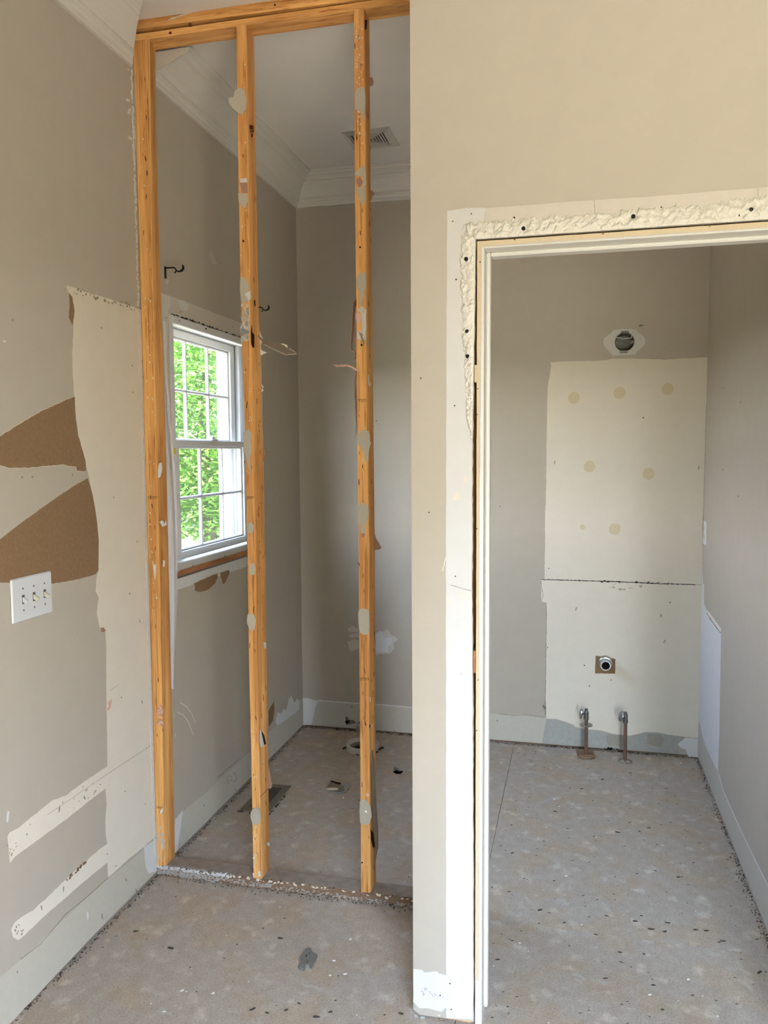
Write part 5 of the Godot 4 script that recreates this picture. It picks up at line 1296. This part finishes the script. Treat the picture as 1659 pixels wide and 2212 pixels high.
func fittings():
	# three-way switch plate
	var t := thing("switch_plate", "white three-gang light switch plate on the left wall under the torn brown paper", "light switch", Vector3(0, 1.166, 0.634))
	var st := mesh()
	box(st, Vector3(-0.001, 1.104, 0.548), Vector3(0.0065, 1.228, 0.720), 0.0042)
	obj("plate", st, mats.white_plastic, t)
	var sw := [[-0.6744, 1.165], [-0.629, 1.165], [-0.5824, 1.163]]
	for i in 3:
		var z: float = -sw[i][0]
		st = mesh()
		box(st, Vector3(0.005, 1.1535, z - 0.0055), Vector3(0.0069, 1.1785, z + 0.0055))
		obj("toggle_slot", st, mats.steel, t)
		st = mesh()
		var T := Transform3D(Basis(Vector3(0, 0, 1), -0.55), Vector3(0.006, 1.166, z))
		box(st, Vector3(-0.004, -0.0060, -0.0042), Vector3(0.017, 0.0060, 0.0042), 0.0016, T)
		obj("toggle", st, mats.white_plastic if i == 0 else mats.ivory_plastic, t)
		for y in [1.1965, 1.1355]:
			st = mesh()
			lathe(st, Transform3D(Basis(Vector3(0, 0, 1), -PI / 2), Vector3(0.0062, y, z)), [0.0030, 0.0, 0.0030, 0.0008, 0.0, 0.0012], 10)
			obj("plate_screw", st, mats.dull_chrome, t)
	# curtain brackets left over the window
	for b in [[-0.183, "black curtain bracket on the wall just right of the leftmost stud"], [-1.030, "black curtain bracket showing past the middle stud's right edge"]]:
		var z: float = b[0]
		t = thing("curtain_bracket", b[1], "curtain bracket", Vector3(0, 2.225, z), "black brackets for a lost curtain rod")
		st = mesh()
		box(st, Vector3(0, 2.222, z - 0.006), Vector3(0.0035, 2.266, z + 0.006), 0.0015)
		obj("back_plate", st, mats.black_iron, t)
		st = mesh()
		tube(st, [Vector3(0.002, 2.2605, z), Vector3(0.036, 2.2605, z), Vector3(0.041, 2.258, z), Vector3(0.047, 2.2495, z), Vector3(0.052, 2.2455, z), Vector3(0.060, 2.2445, z), Vector3(0.069, 2.247, z), Vector3(0.0755, 2.254, z), Vector3(0.0755, 2.262, z), Vector3(0.071, 2.268, z)], [0.0026, 0.0026, 0.0026, 0.0026, 0.0026, 0.0030, 0.0045, 0.0050, 0.0040, 0.0016], 8)
		obj("hook_arm", st, mats.black_iron, t)
		st = mesh()
		tube(st, [Vector3(0.047, 2.2495, z), Vector3(0.043, 2.244, z), Vector3(0.040, 2.240, z)], [0.0018, 0.0022, 0.0042], 8)
		obj("thumb_screw", st, mats.black_iron, t)
	# square air vent in the ceiling
	t = thing("ceiling_vent", "white square air vent with concentric louvres in the bathroom ceiling", "air vent", Vector3(0.539, CEIL, -1.19))
	st = mesh()
	var cx := 0.539
	var cz := -1.190
	var square := func(s: SurfaceTool, r0: float, r1: float, y0: float, y1: float, lip: float):
		# a square collar between radii r0 < r1 whose inner edge drops by lip
		for k in 4:
			var T := Transform3D(Basis(Vector3.UP, k * PI / 2), Vector3(cx, CEIL, cz))
			var a := Vector3(-r1, -y0, r1)
			var b := Vector3(r1, -y0, r1)
			var c := Vector3(r0, -y0 - lip, r0)
			var d := Vector3(-r0, -y0 - lip, r0)
			var n := (T.basis * Vector3(0, -(r1 - r0), -lip)).normalized()
			quad(s, T * a, T * b, T * c, T * d, n)
			quad(s, T * a, T * b, T * Vector3(r1, -y1, r1), T * Vector3(-r1, -y1, r1), T.basis * Vector3(0, 0, 1))
			quad(s, T * d, T * c, T * Vector3(r0, -y1, r0), T * Vector3(-r0, -y1, r0), T.basis * Vector3(0, 0, -1))
	square.call(st, 0.088, 0.116, 0.004, 0.0, 0.010)
	obj("frame", st, mats.trim_white, t)
	st = mesh()
	well(st, rect(cx - 0.089, cz - 0.089, cx + 0.089, cz + 0.089), CEIL_FACE, 0.0, -0.14)
	obj("duct", st, mats.galvanised, t)
	for k in 6:
		var r := 0.084 - k * 0.0135
		st = mesh()
		square.call(st, maxf(r - 0.0060, 0.001), r, 0.0065, 0.0045, 0.0025)
		obj("louvre", st, mats.trim_white, t)
	# round junction box where a wall lamp hung
	t = thing("junction_box", "open round metal junction box left in its white lamp outline on the far wall", "junction box", Vector3(1.733, 2.112, BACK))
	var F := Transform3D(Basis(Vector3.RIGHT, Vector3(0, 0, 1), Vector3.DOWN), Vector3(1.733, 2.112, BACK))
	st = mesh()
	lathe(st, F, [0.0475, 0.0, 0.0475, 0.0045, 0.0450, 0.0050, 0.0440, 0.0040, 0.0438, 0.0], 36)
	obj("rim", st, mats.steel, t)
	st = mesh()
	lathe(st, F, [0.0438, 0.004, 0.0438, -0.090, 0.0, -0.090], 32)
	obj("inside", st, mats.steel, t)
	for y in [2.1605, 2.0645]:
		st = mesh()
		box(st, Vector3(1.715 if y > 2.1 else 1.711, y - 0.007, BACK), Vector3(1.752 if y > 2.1 else 1.748, y + 0.007, BACK + 0.0045), 0.0012)
		obj("ear", st, mats.steel, t)
	for x in [1.697, 1.768]:
		st = mesh()
		lathe(st, Transform3D(F.basis, Vector3(x, 2.112, BACK + 0.001)), [0.0085, 0.0, 0.0085, 0.003, 0.003, 0.0035, 0.003, 0.0015, 0.0, 0.0015], 16)
		obj("screw_boss", st, mats.steel, t)
	st = mesh()
	tube(st, [Vector3(1.69, 2.137, BACK + 0.006), Vector3(1.713, 2.133, BACK + 0.007), Vector3(1.722, 2.128, BACK + 0.008), Vector3(1.745, 2.129, BACK + 0.010), Vector3(1.764, 2.129, BACK + 0.012), Vector3(1.767, 2.148, BACK + 0.014), Vector3(1.776, 2.166, BACK + 0.018), Vector3(1.788, 2.178, BACK + 0.022), Vector3(1.800, 2.185, BACK + 0.024)], 0.0022, 8)
	obj("white_wire", st, mats.white_plastic, t)
	st = mesh()
	tube(st, [Vector3(1.72, 2.115, BACK + 0.004), Vector3(1.735, 2.108, BACK + 0.006), Vector3(1.75, 2.100, BACK + 0.004)], 0.0016, 7)
	obj("bare_wire", st, mats.steel, t)
	st = mesh()
	tube(st, [Vector3(1.800, 2.185, BACK + 0.024), Vector3(1.815, 2.188, BACK + 0.024)], 0.0034, 7)
	obj("wire_stub", st, mats.steel, t)
	# drain stub with its chrome collar
	t = thing("drain_stub", "white drain stub in a chrome collar on the far wall above the two shutoff valves", "drain pipe", Vector3(1.664, 0.470, BACK))
	st = mesh()
	slabs(st, holed(rough(pts([1.614, 0.5032, 1.637, 0.5028, 1.681, 0.497, 1.714, 0.4915, 1.714, 0.4591, 1.714, 0.4153, 1.663, 0.4128, 1.613, 0.4111]), 0.01, 0.001), [PIPE_HOLE]), BACK_FACE, -0.001, 0.0035)
	obj("backing_board", st, mats.kraft, t).set_meta("label", "square of brown board")
	F = Transform3D(Basis(Vector3.RIGHT, Vector3(0, 0, 1), Vector3.DOWN), Vector3(1.664, 0.470, BACK + 0.002))
	st = mesh()
	lathe(st, F, [0.0385, 0.0, 0.0385, 0.004, 0.0370, 0.008, 0.0340, 0.013, 0.0310, 0.016, 0.027, 0.017], 40)
	obj("collar", st, mats.chrome, t)
	st = mesh()
	lathe(st, F, [0.0260, 0.010, 0.0262, 0.060, 0.0250, 0.0615, 0.0210, 0.0615, 0.0204, 0.0605], 36)
	obj("pipe", st, mats.white_plastic, t)
	st = mesh()
	lathe(st, F, [0.0204, 0.0600, 0.0204, -0.15, 0.0, -0.15], 30)  # darker grey lining puts the shade inside the pipe into its colour
	obj("pipe_shade", st, mats.steel, t).set_meta("label", "grey lining standing for the shade inside the white pipe")
	# two shutoff valves on copper risers
	for v in [[1.572, -1.520, 0.255, true, "left copper riser with shutoff valve, its chrome ring halfway up, on a wood block"], [1.763, -1.513, 0.250, false, "right copper riser with shutoff valve, its chrome ring on the floor"]]:
		var x: float = v[0]
		var z: float = v[1]
		t = thing("shutoff_valve", v[4], "shutoff valve", Vector3(x, 0, z), "water shutoff valves by the far wall")
		st = mesh()
		tube(st, [Vector3(x, 0.0, z), Vector3(x - 0.002, 0.207, z)], 0.0085, 16)
		obj("riser", st, mats.copper, t)
		var ry := 0.172 if v[3] else 0.0015
		st = mesh()
		lathe(st, Transform3D(Basis.IDENTITY, Vector3(x - (0.002 if v[3] else 0.0), ry, z)), [0.0335, 0.0, 0.0335, 0.002, 0.030, 0.005, 0.020, 0.009, 0.012, 0.011, 0.0086, 0.011], 36)
		lathe(st, Transform3D(Basis.IDENTITY, Vector3(x - (0.002 if v[3] else 0.0), ry, z)), [0.0086, 0.0, 0.0335, 0.0], 36)
		obj("escutcheon", st, mats.chrome, t)
		var V := Transform3D(Basis.IDENTITY, Vector3(x - 0.002, 0.0, z))
		st = mesh()
		lathe(st, V, [0.0, 0.200, 0.0125, 0.200, 0.0125, 0.215, 0.010, 0.217], 6)
		lathe(st, V, [0.0105, 0.215, 0.0115, 0.222, 0.0115, 0.240, 0.0095, 0.245, 0.0075, 0.246, 0.0075, 0.257, 0.0, 0.257], 20)
		obj("valve_body", st, mats.dull_chrome, t)
		var turn := 0.12 if v[3] else 0.55
		var axis := Vector3(-cos(turn) * 0.9, 0.35 if not v[3] else 0.12, sin(turn) * 0.9 + 0.15).normalized()
		st = mesh()
		tube(st, [Vector3(x - 0.008, 0.229, z), Vector3(x - 0.002, 0.229, z) + axis * 0.026], 0.0050, 12)
		obj("stem", st, mats.dull_chrome, t)
		var B2 := Basis(axis.cross(Vector3.UP).normalized(), axis, axis.cross(Vector3.UP).normalized().cross(axis).normalized())
		B2 = Basis(B2.x * 0.62, B2.y, B2.z)
		st = mesh()
		lathe(st, Transform3D(B2, Vector3(x - 0.002, 0.229, z) + axis * 0.024), [0.0, 0.0, 0.018, 0.0, 0.0262, 0.002, 0.0275, 0.005, 0.0250, 0.0085, 0.016, 0.0100, 0.006, 0.0102, 0.006, 0.0080, 0.0, 0.0080], 28)
		obj("oval_handle", st, mats.chrome, t)
	t = thing("wood_block", "split wood block round the foot of the left riser", "wood block", Vector3(1.57, 0, -1.55))
	st = mesh()
	var T := Transform3D(Basis(Vector3.UP, 0.12), Vector3(1.570, 0.0, -1.548))
	box(st, Vector3(-0.042, 0.0, -0.045), Vector3(0.040, 0.020, 0.040), 0.003, T)
	box(st, Vector3(-0.030, 0.0, 0.034), Vector3(0.024, 0.013, 0.050), 0.003, T)
	obj("block", st, mats.sill_wood, t)
	# receptacle plate seen almost edge on
	t = thing("outlet_plate", "white wall plate seen edge-on beside the corner on the right wall", "wall plate", Vector3(RIGHT, 1.165, -1.565))
	st = mesh()
	box(st, Vector3(RIGHT - 0.006, 1.106, -1.603), Vector3(RIGHT + 0.001, 1.224, -1.528), 0.003)
	obj("plate", st, mats.white_plastic, t)
	for y in [1.185, 1.145]:
		st = mesh()
		box(st, Vector3(RIGHT - 0.0075, y - 0.014, -1.582), Vector3(RIGHT - 0.005, y + 0.014, -1.549), 0.001)
		obj("socket", st, mats.ivory_plastic, t)


# ---------------------------------------------------------------- things on the floor

func floor_things():
	# heating register
	var t := thing("floor_register", "beige floor register set in the subfloor behind the middle stud", "floor vent", Vector3(0.151, 0, -0.71))
	var st := mesh()
	for q in [[0.083, -0.852, 0.114, -0.568], [0.186, -0.852, 0.219, -0.568], [0.114, -0.852, 0.186, -0.822], [0.114, -0.602, 0.186, -0.568]]:
		box(st, Vector3(q[0], 0.0, q[1]), Vector3(q[2], 0.0065, q[3]), 0.002)
	obj("frame", st, mats.register_beige, t)
	st = mesh()
	well(st, rect(0.1135, 0.6015, 0.1865, 0.8225), FLOOR_FACE, 0.0, -0.17)
	obj("duct", st, mats.galvanised, t)
	for i in 15:
		st = mesh()
		var z := -0.814 + i * 0.0145
		box(st, Vector3(-0.036, -0.0006, -0.0030), Vector3(0.036, 0.0006, 0.0030), 0.0, Transform3D(Basis(Vector3.RIGHT, 0.7), Vector3(0.150, 0.0042, z)))
		obj("slat", st, mats.stain_metal, t)
	st = mesh()
	for i in 60:
		var e := i % 2
		var at := Vector2(rng.randf_range(0.075, 0.225), 0.566 - rng.randf_range(0, 0.012)) if e else Vector2(0.221 + rng.randf_range(0, 0.008), rng.randf_range(0.56, 0.80))
		slab(st, fleck(at, rng.randf_range(0.002, 0.008), 0.5, rng.randf_range(0, 3)), FLOOR_FACE, -0.001, 0.0016)
	tag(obj("edge_dirt", st, mats.grime, t), "", "", "", "stuff")
	# toilet flange
	t = thing("toilet_flange", "broken white plastic toilet flange in the floor behind the third stud", "toilet flange", Vector3(0.422, 0, -1.385))
	var F := Transform3D(Basis.IDENTITY, Vector3(0.422, 0.0, -1.385))
	st = mesh()
	lathe(st, F, [0.086, 0.0, 0.086, 0.026, 0.088, 0.030, 0.086, 0.033, 0.079, 0.032, 0.076, 0.022, 0.062, 0.012], 44)
	obj("ring", st, mats.bare_board, t)
	st = mesh()
	lathe(st, F, [0.078, 0.020, 0.060, 0.013, 0.054, 0.010, 0.052, 0.003], 44)
	obj("collar", st, mats.register_beige, t)
	st = mesh()
	lathe(st, F, [0.052, 0.006, 0.0495, 0.0, 0.0495, -0.17, 0.0, -0.17], 32)  # shade down the drain is put into this darker grey
	obj("drain_pipe", st, mats.steel, t).set_meta("label", "drain pipe going down, its grey standing for the shade")
	st = mesh()
	for i in 34:
		var a := rng.randf_range(0, TAU)
		slab(st, fleck(Vector2(0.422 + cos(a) * rng.randf_range(0.056, 0.115), 1.385 + sin(a) * rng.randf_range(0.056, 0.115)), rng.randf_range(0.004, 0.018), 0.5, rng.randf_range(0, 3)), FLOOR_FACE, -0.001, rng.randf_range(0.002, 0.006))
	tag(obj("wax_crumb", st, mats.grime, t), "dark wax and dirt round the flange", "", "", "stuff")
	for x in [[0.352, -1.36], [0.480, -1.375], [0.415, -1.462]]:
		st = mesh()
		tube(st, [Vector3(x[0], 0.006, x[1]), Vector3(x[0], 0.060, x[1] + 0.004)], 0.0036, 8)
		lathe(st, Transform3D(Basis.IDENTITY, Vector3(x[0], 0.030, x[1])), [0.0, 0.0, 0.009, 0.0, 0.009, 0.006, 0.0, 0.006], 6)
		obj("bolt", st, mats.bare_board, t)
	# toilet supply valve at the wall
	t = thing("toilet_valve", "chrome toilet valve at the foot of the far wall half hidden by the third stud", "shutoff valve", Vector3(0.345, 0.035, BACK))
	F = Transform3D(Basis(Vector3.RIGHT, Vector3(0, 0, 1), Vector3.DOWN), Vector3(0.345, 0.036, BACK))
	st = mesh()
	lathe(st, F, [0.025, 0.0, 0.025, 0.003, 0.020, 0.008, 0.009, 0.011], 28)
	obj("escutcheon", st, mats.chrome, t)
	st = mesh()
	tube(st, [Vector3(0.345, 0.036, BACK + 0.008), Vector3(0.345, 0.036, BACK + 0.05)], 0.008, 14)
	tube(st, [Vector3(0.345, 0.030, BACK + 0.045), Vector3(0.345, 0.064, BACK + 0.045)], 0.008, 14)
	obj("valve_body", st, mats.dull_chrome, t)
	st = mesh()
	lathe(st, Transform3D(Basis(Vector3.RIGHT * 0.65, Vector3(0, 0, 1), Vector3.DOWN), Vector3(0.345, 0.036, BACK + 0.05)), [0.0, 0.0, 0.022, 0.0, 0.024, 0.004, 0.020, 0.008, 0.0, 0.009], 24)
	obj("oval_handle", st, mats.chrome, t)
	# little bag of hardware
	t = thing("hardware_bag", "small clear plastic bag with a brown card lying behind the third stud", "plastic bag", Vector3(0.44, 0, -0.90))
	st = mesh()
	slab(st, rough(pts([0.3801, 0.9489, 0.4347, 0.9383, 0.4607, 0.9247, 0.483, 0.9427, 0.4903, 0.9315, 0.4908, 0.8869, 0.4901, 0.8431, 0.4788, 0.8313, 0.4608, 0.8242, 0.4081, 0.8338, 0.3789, 0.8869]), 0.01, 0.002), Transform3D(FLOOR_FACE.basis, Vector3(0, 0.001, 0)), 0.0, 0.004)
	obj("film", st, mats.bag_film, t)
	st = mesh()
	slab(st, rough(pts([0.3864, 0.9333, 0.4153, 0.9203, 0.4391, 0.9143, 0.4629, 0.8989, 0.4793, 0.8523, 0.4593, 0.8384, 0.4305, 0.8443, 0.4037, 0.8476, 0.3887, 0.8821]), 0.01, 0.001), Transform3D(FLOOR_FACE.basis, Vector3(0, 0.005, 0)), 0.0, 0.0015)
	obj("brown_card", st, mats.paper_grey, t)
	st = mesh()
	slab(st, pts([0.383, 0.9375, 0.389, 0.9471, 0.4132, 0.9362, 0.4395, 0.9291, 0.4411, 0.91, 0.4197, 0.9149]), Transform3D(FLOOR_FACE.basis, Vector3(0, 0.0068, 0)), 0.0, 0.0012)
	obj("printed_band", st, mats.ink, t).set_meta("label", "dark printed band")
	st = mesh()
	tube(st, [Vector3(0.395, 0.009, -0.846), Vector3(0.408, 0.010, -0.846), Vector3(0.436, 0.010, -0.853), Vector3(0.447, 0.009, -0.857)], [0.003, 0.007, 0.007, 0.004], 10)
	obj("metal_part", st, mats.tan_edge, t)
	# lump of dried mortar
	t = thing("mortar_lump", "flat grey lump of dried mortar lying on the bedroom floor", "mortar", Vector3(0.716, 0, 0.346))
	st = mesh()
	var lump := pts([0.6946, -0.2973, 0.7071, -0.2959, 0.7172, -0.3094, 0.7374, -0.3203, 0.738, -0.3467, 0.7403, -0.3749, 0.737, -0.3838, 0.7286, -0.3749, 0.7182, -0.3787, 0.7196, -0.3878, 0.7162, -0.3986, 0.7026, -0.3931, 0.6979, -0.3874, 0.6971, -0.37, 0.6936, -0.3473, 0.6864, -0.3476, 0.6869, -0.3334, 0.6925, -0.318, 0.693, -0.3035])
	slab(st, rough(lump, 0.004, 0.0006), FLOOR_FACE, 0.0, 0.006)
	var upper := Geometry2D.offset_polygon(lump, -0.002)
	slab(st, rough(upper[0], 0.004, 0.0008), FLOOR_FACE, 0.005, 0.0085)
	obj("lump", st, mats.mortar, t)
	st = mesh()
	for q in [[0.702, -0.3346, 0.7057, -0.3295, 0.7084, -0.3345, 0.706, -0.3435], [0.7149, -0.369, 0.7168, -0.3562, 0.7189, -0.3571, 0.7176, -0.3691], [0.7108, -0.3521, 0.7134, -0.3529, 0.713, -0.3557], [0.7073, -0.3653, 0.7098, -0.3661, 0.7097, -0.3696], [0.7069, -0.3221, 0.7113, -0.319, 0.7129, -0.3236, 0.7095, -0.3244]]:
		slab(st, pts(q), FLOOR_FACE, 0.008, 0.0090)
	obj("pit", st, mats.grime, t)
	# crack-like scraps and leftovers beside the flange
	t = thing("wax_scrap", "dark oily scrap on the bathroom floor right of the third stud", "debris", Vector3(0.60, 0, -1.22))
	st = mesh()
	slab(st, rough(pts([0.6485, 1.124, 0.6574, 1.147, 0.6711, 1.136, 0.6939, 1.141, 0.6876, 1.112, 0.6663, 1.107]), 0.006, 0.001), FLOOR_FACE, -0.001, 0.004)
	obj("scrap", st, mats.dark, t)
	st = mesh()
	slab(st, rough(pts([0.6393, 1.165, 0.6428, 1.187, 0.6636, 1.17, 0.6757, 1.141, 0.6623, 1.138, 0.6547, 1.147]), 0.006, 0.001), FLOOR_FACE, -0.001, 0.003)
	obj("smear", st, mats.mortar, t)


# ---------------------------------------------------------------- outside the window

func outdoors():
	var st := mesh()
	box(st, Vector3(-40, -0.45, -45), Vector3(30, -0.30, 35))
	struct("ground", "sunlit lawn outside the house", "ground", st, mats.lawn)
	st = mesh()
	box(st, Vector3(-2, -0.32, REAR + 0.3), Vector3(9, -0.20, 16), 0.02)
	struct("terrace", "pale paved terrace in the sun outside the patio doors", "ground", st, mats.pale_ground)
	st = mesh()
	box(st, Vector3(-9.0, -0.32, -4.5), Vector3(-0.35, -0.26, REAR), 0.02)  # unseen pale slab, added to bounce sun up through the bathroom window
	struct("bounce_slab", "unseen pale slab added outside the bathroom window to bounce light in", "reflector", st, mats.pale_ground)
	var proto := []
	for k in 3:
		var r := RandomNumberGenerator.new()
		r.seed = 100 + k
		var crown := mesh()
		var n := 26000
		for i in n:
			var d := Vector3(r.randfn(0, 1), r.randfn(0, 1), r.randfn(0, 1)).normalized()
			var tier := r.randf()
			var at := Vector3(0, 0.6 + 5.4 * tier, 0) + Vector3(d.x, 0, d.z) * (0.35 + 1.15 * sqrt(sin(PI * (0.08 + 0.86 * tier)))) * r.randf_range(0.55, 1.0) + Vector3(0, d.y * 0.35, 0)
			var a := Vector3(r.randfn(0, 1), r.randfn(0, 0.6), r.randfn(0, 1)).normalized()
			var b := a.cross(Vector3(r.randfn(0, 0.5), 1, r.randfn(0, 0.5))).normalized()
			var s := r.randf_range(0.035, 0.08)
			var nn := a.cross(b).normalized()
			nn = nn if nn.y > 0 else -nn
			quad(crown, at - a * s, at + b * s * 0.5, at + a * s, at - b * s * 0.5, nn)
		crown.set_material(mats["leaf_%d" % k])
		var trunk := mesh()
		tube(trunk, [Vector3(0, 0, 0), Vector3(0.05, 1.2, 0.02), Vector3(-0.04, 2.6, -0.05), Vector3(0.05, 4.2, 0)], [0.13, 0.10, 0.075, 0.03], 9)
		trunk.set_material(mats.bark)
		proto.append([crown.commit(), trunk.commit()])
	var spots := [[-1.9, -8.1, 0, 0.9], [-5.0, -6.7, 1, 0.9], [-5.1, -10.9, 2, 1.05], [-1.7, -12.4, 1, 1.0], [-8.4, -9.5, 0, 1.0], [-7.3, -15.4, 1, 1.2], [-3.5, -16.8, 2, 1.2], [-11.2, -13.6, 0, 1.2], [-3.0, 17.0, 0, 1.3], [1.6, 17.6, 1, 1.4], [6.2, 17.2, 2, 1.3], [10.8, 16.5, 0, 1.4]]  # those behind the viewer are unseen, added to block low sky light
	for s in spots:
		var seen: bool = s[1] < 0
		var t := thing("tree", "bright yellow-green leafy tree outside the bathroom window" if seen else "unseen tree added behind the viewer to block low sky", "tree", Vector3(s[0], -0.3, s[1]), "garden trees outside the window" if seen else "unseen trees added to block low sky")
		t.rotation.y = s[0] * 7.0
		t.scale = Vector3(1.0, 0.80, 1.0) * s[3]
		var tr := MeshInstance3D.new()
		tr.name = "trunk"
		tr.mesh = proto[s[2]][1]
		t.add_child(tr)
		var cr := MeshInstance3D.new()
		cr.name = "crown"
		cr.mesh = proto[s[2]][0]
		t.add_child(cr)
		cr.set_meta("kind", "stuff")
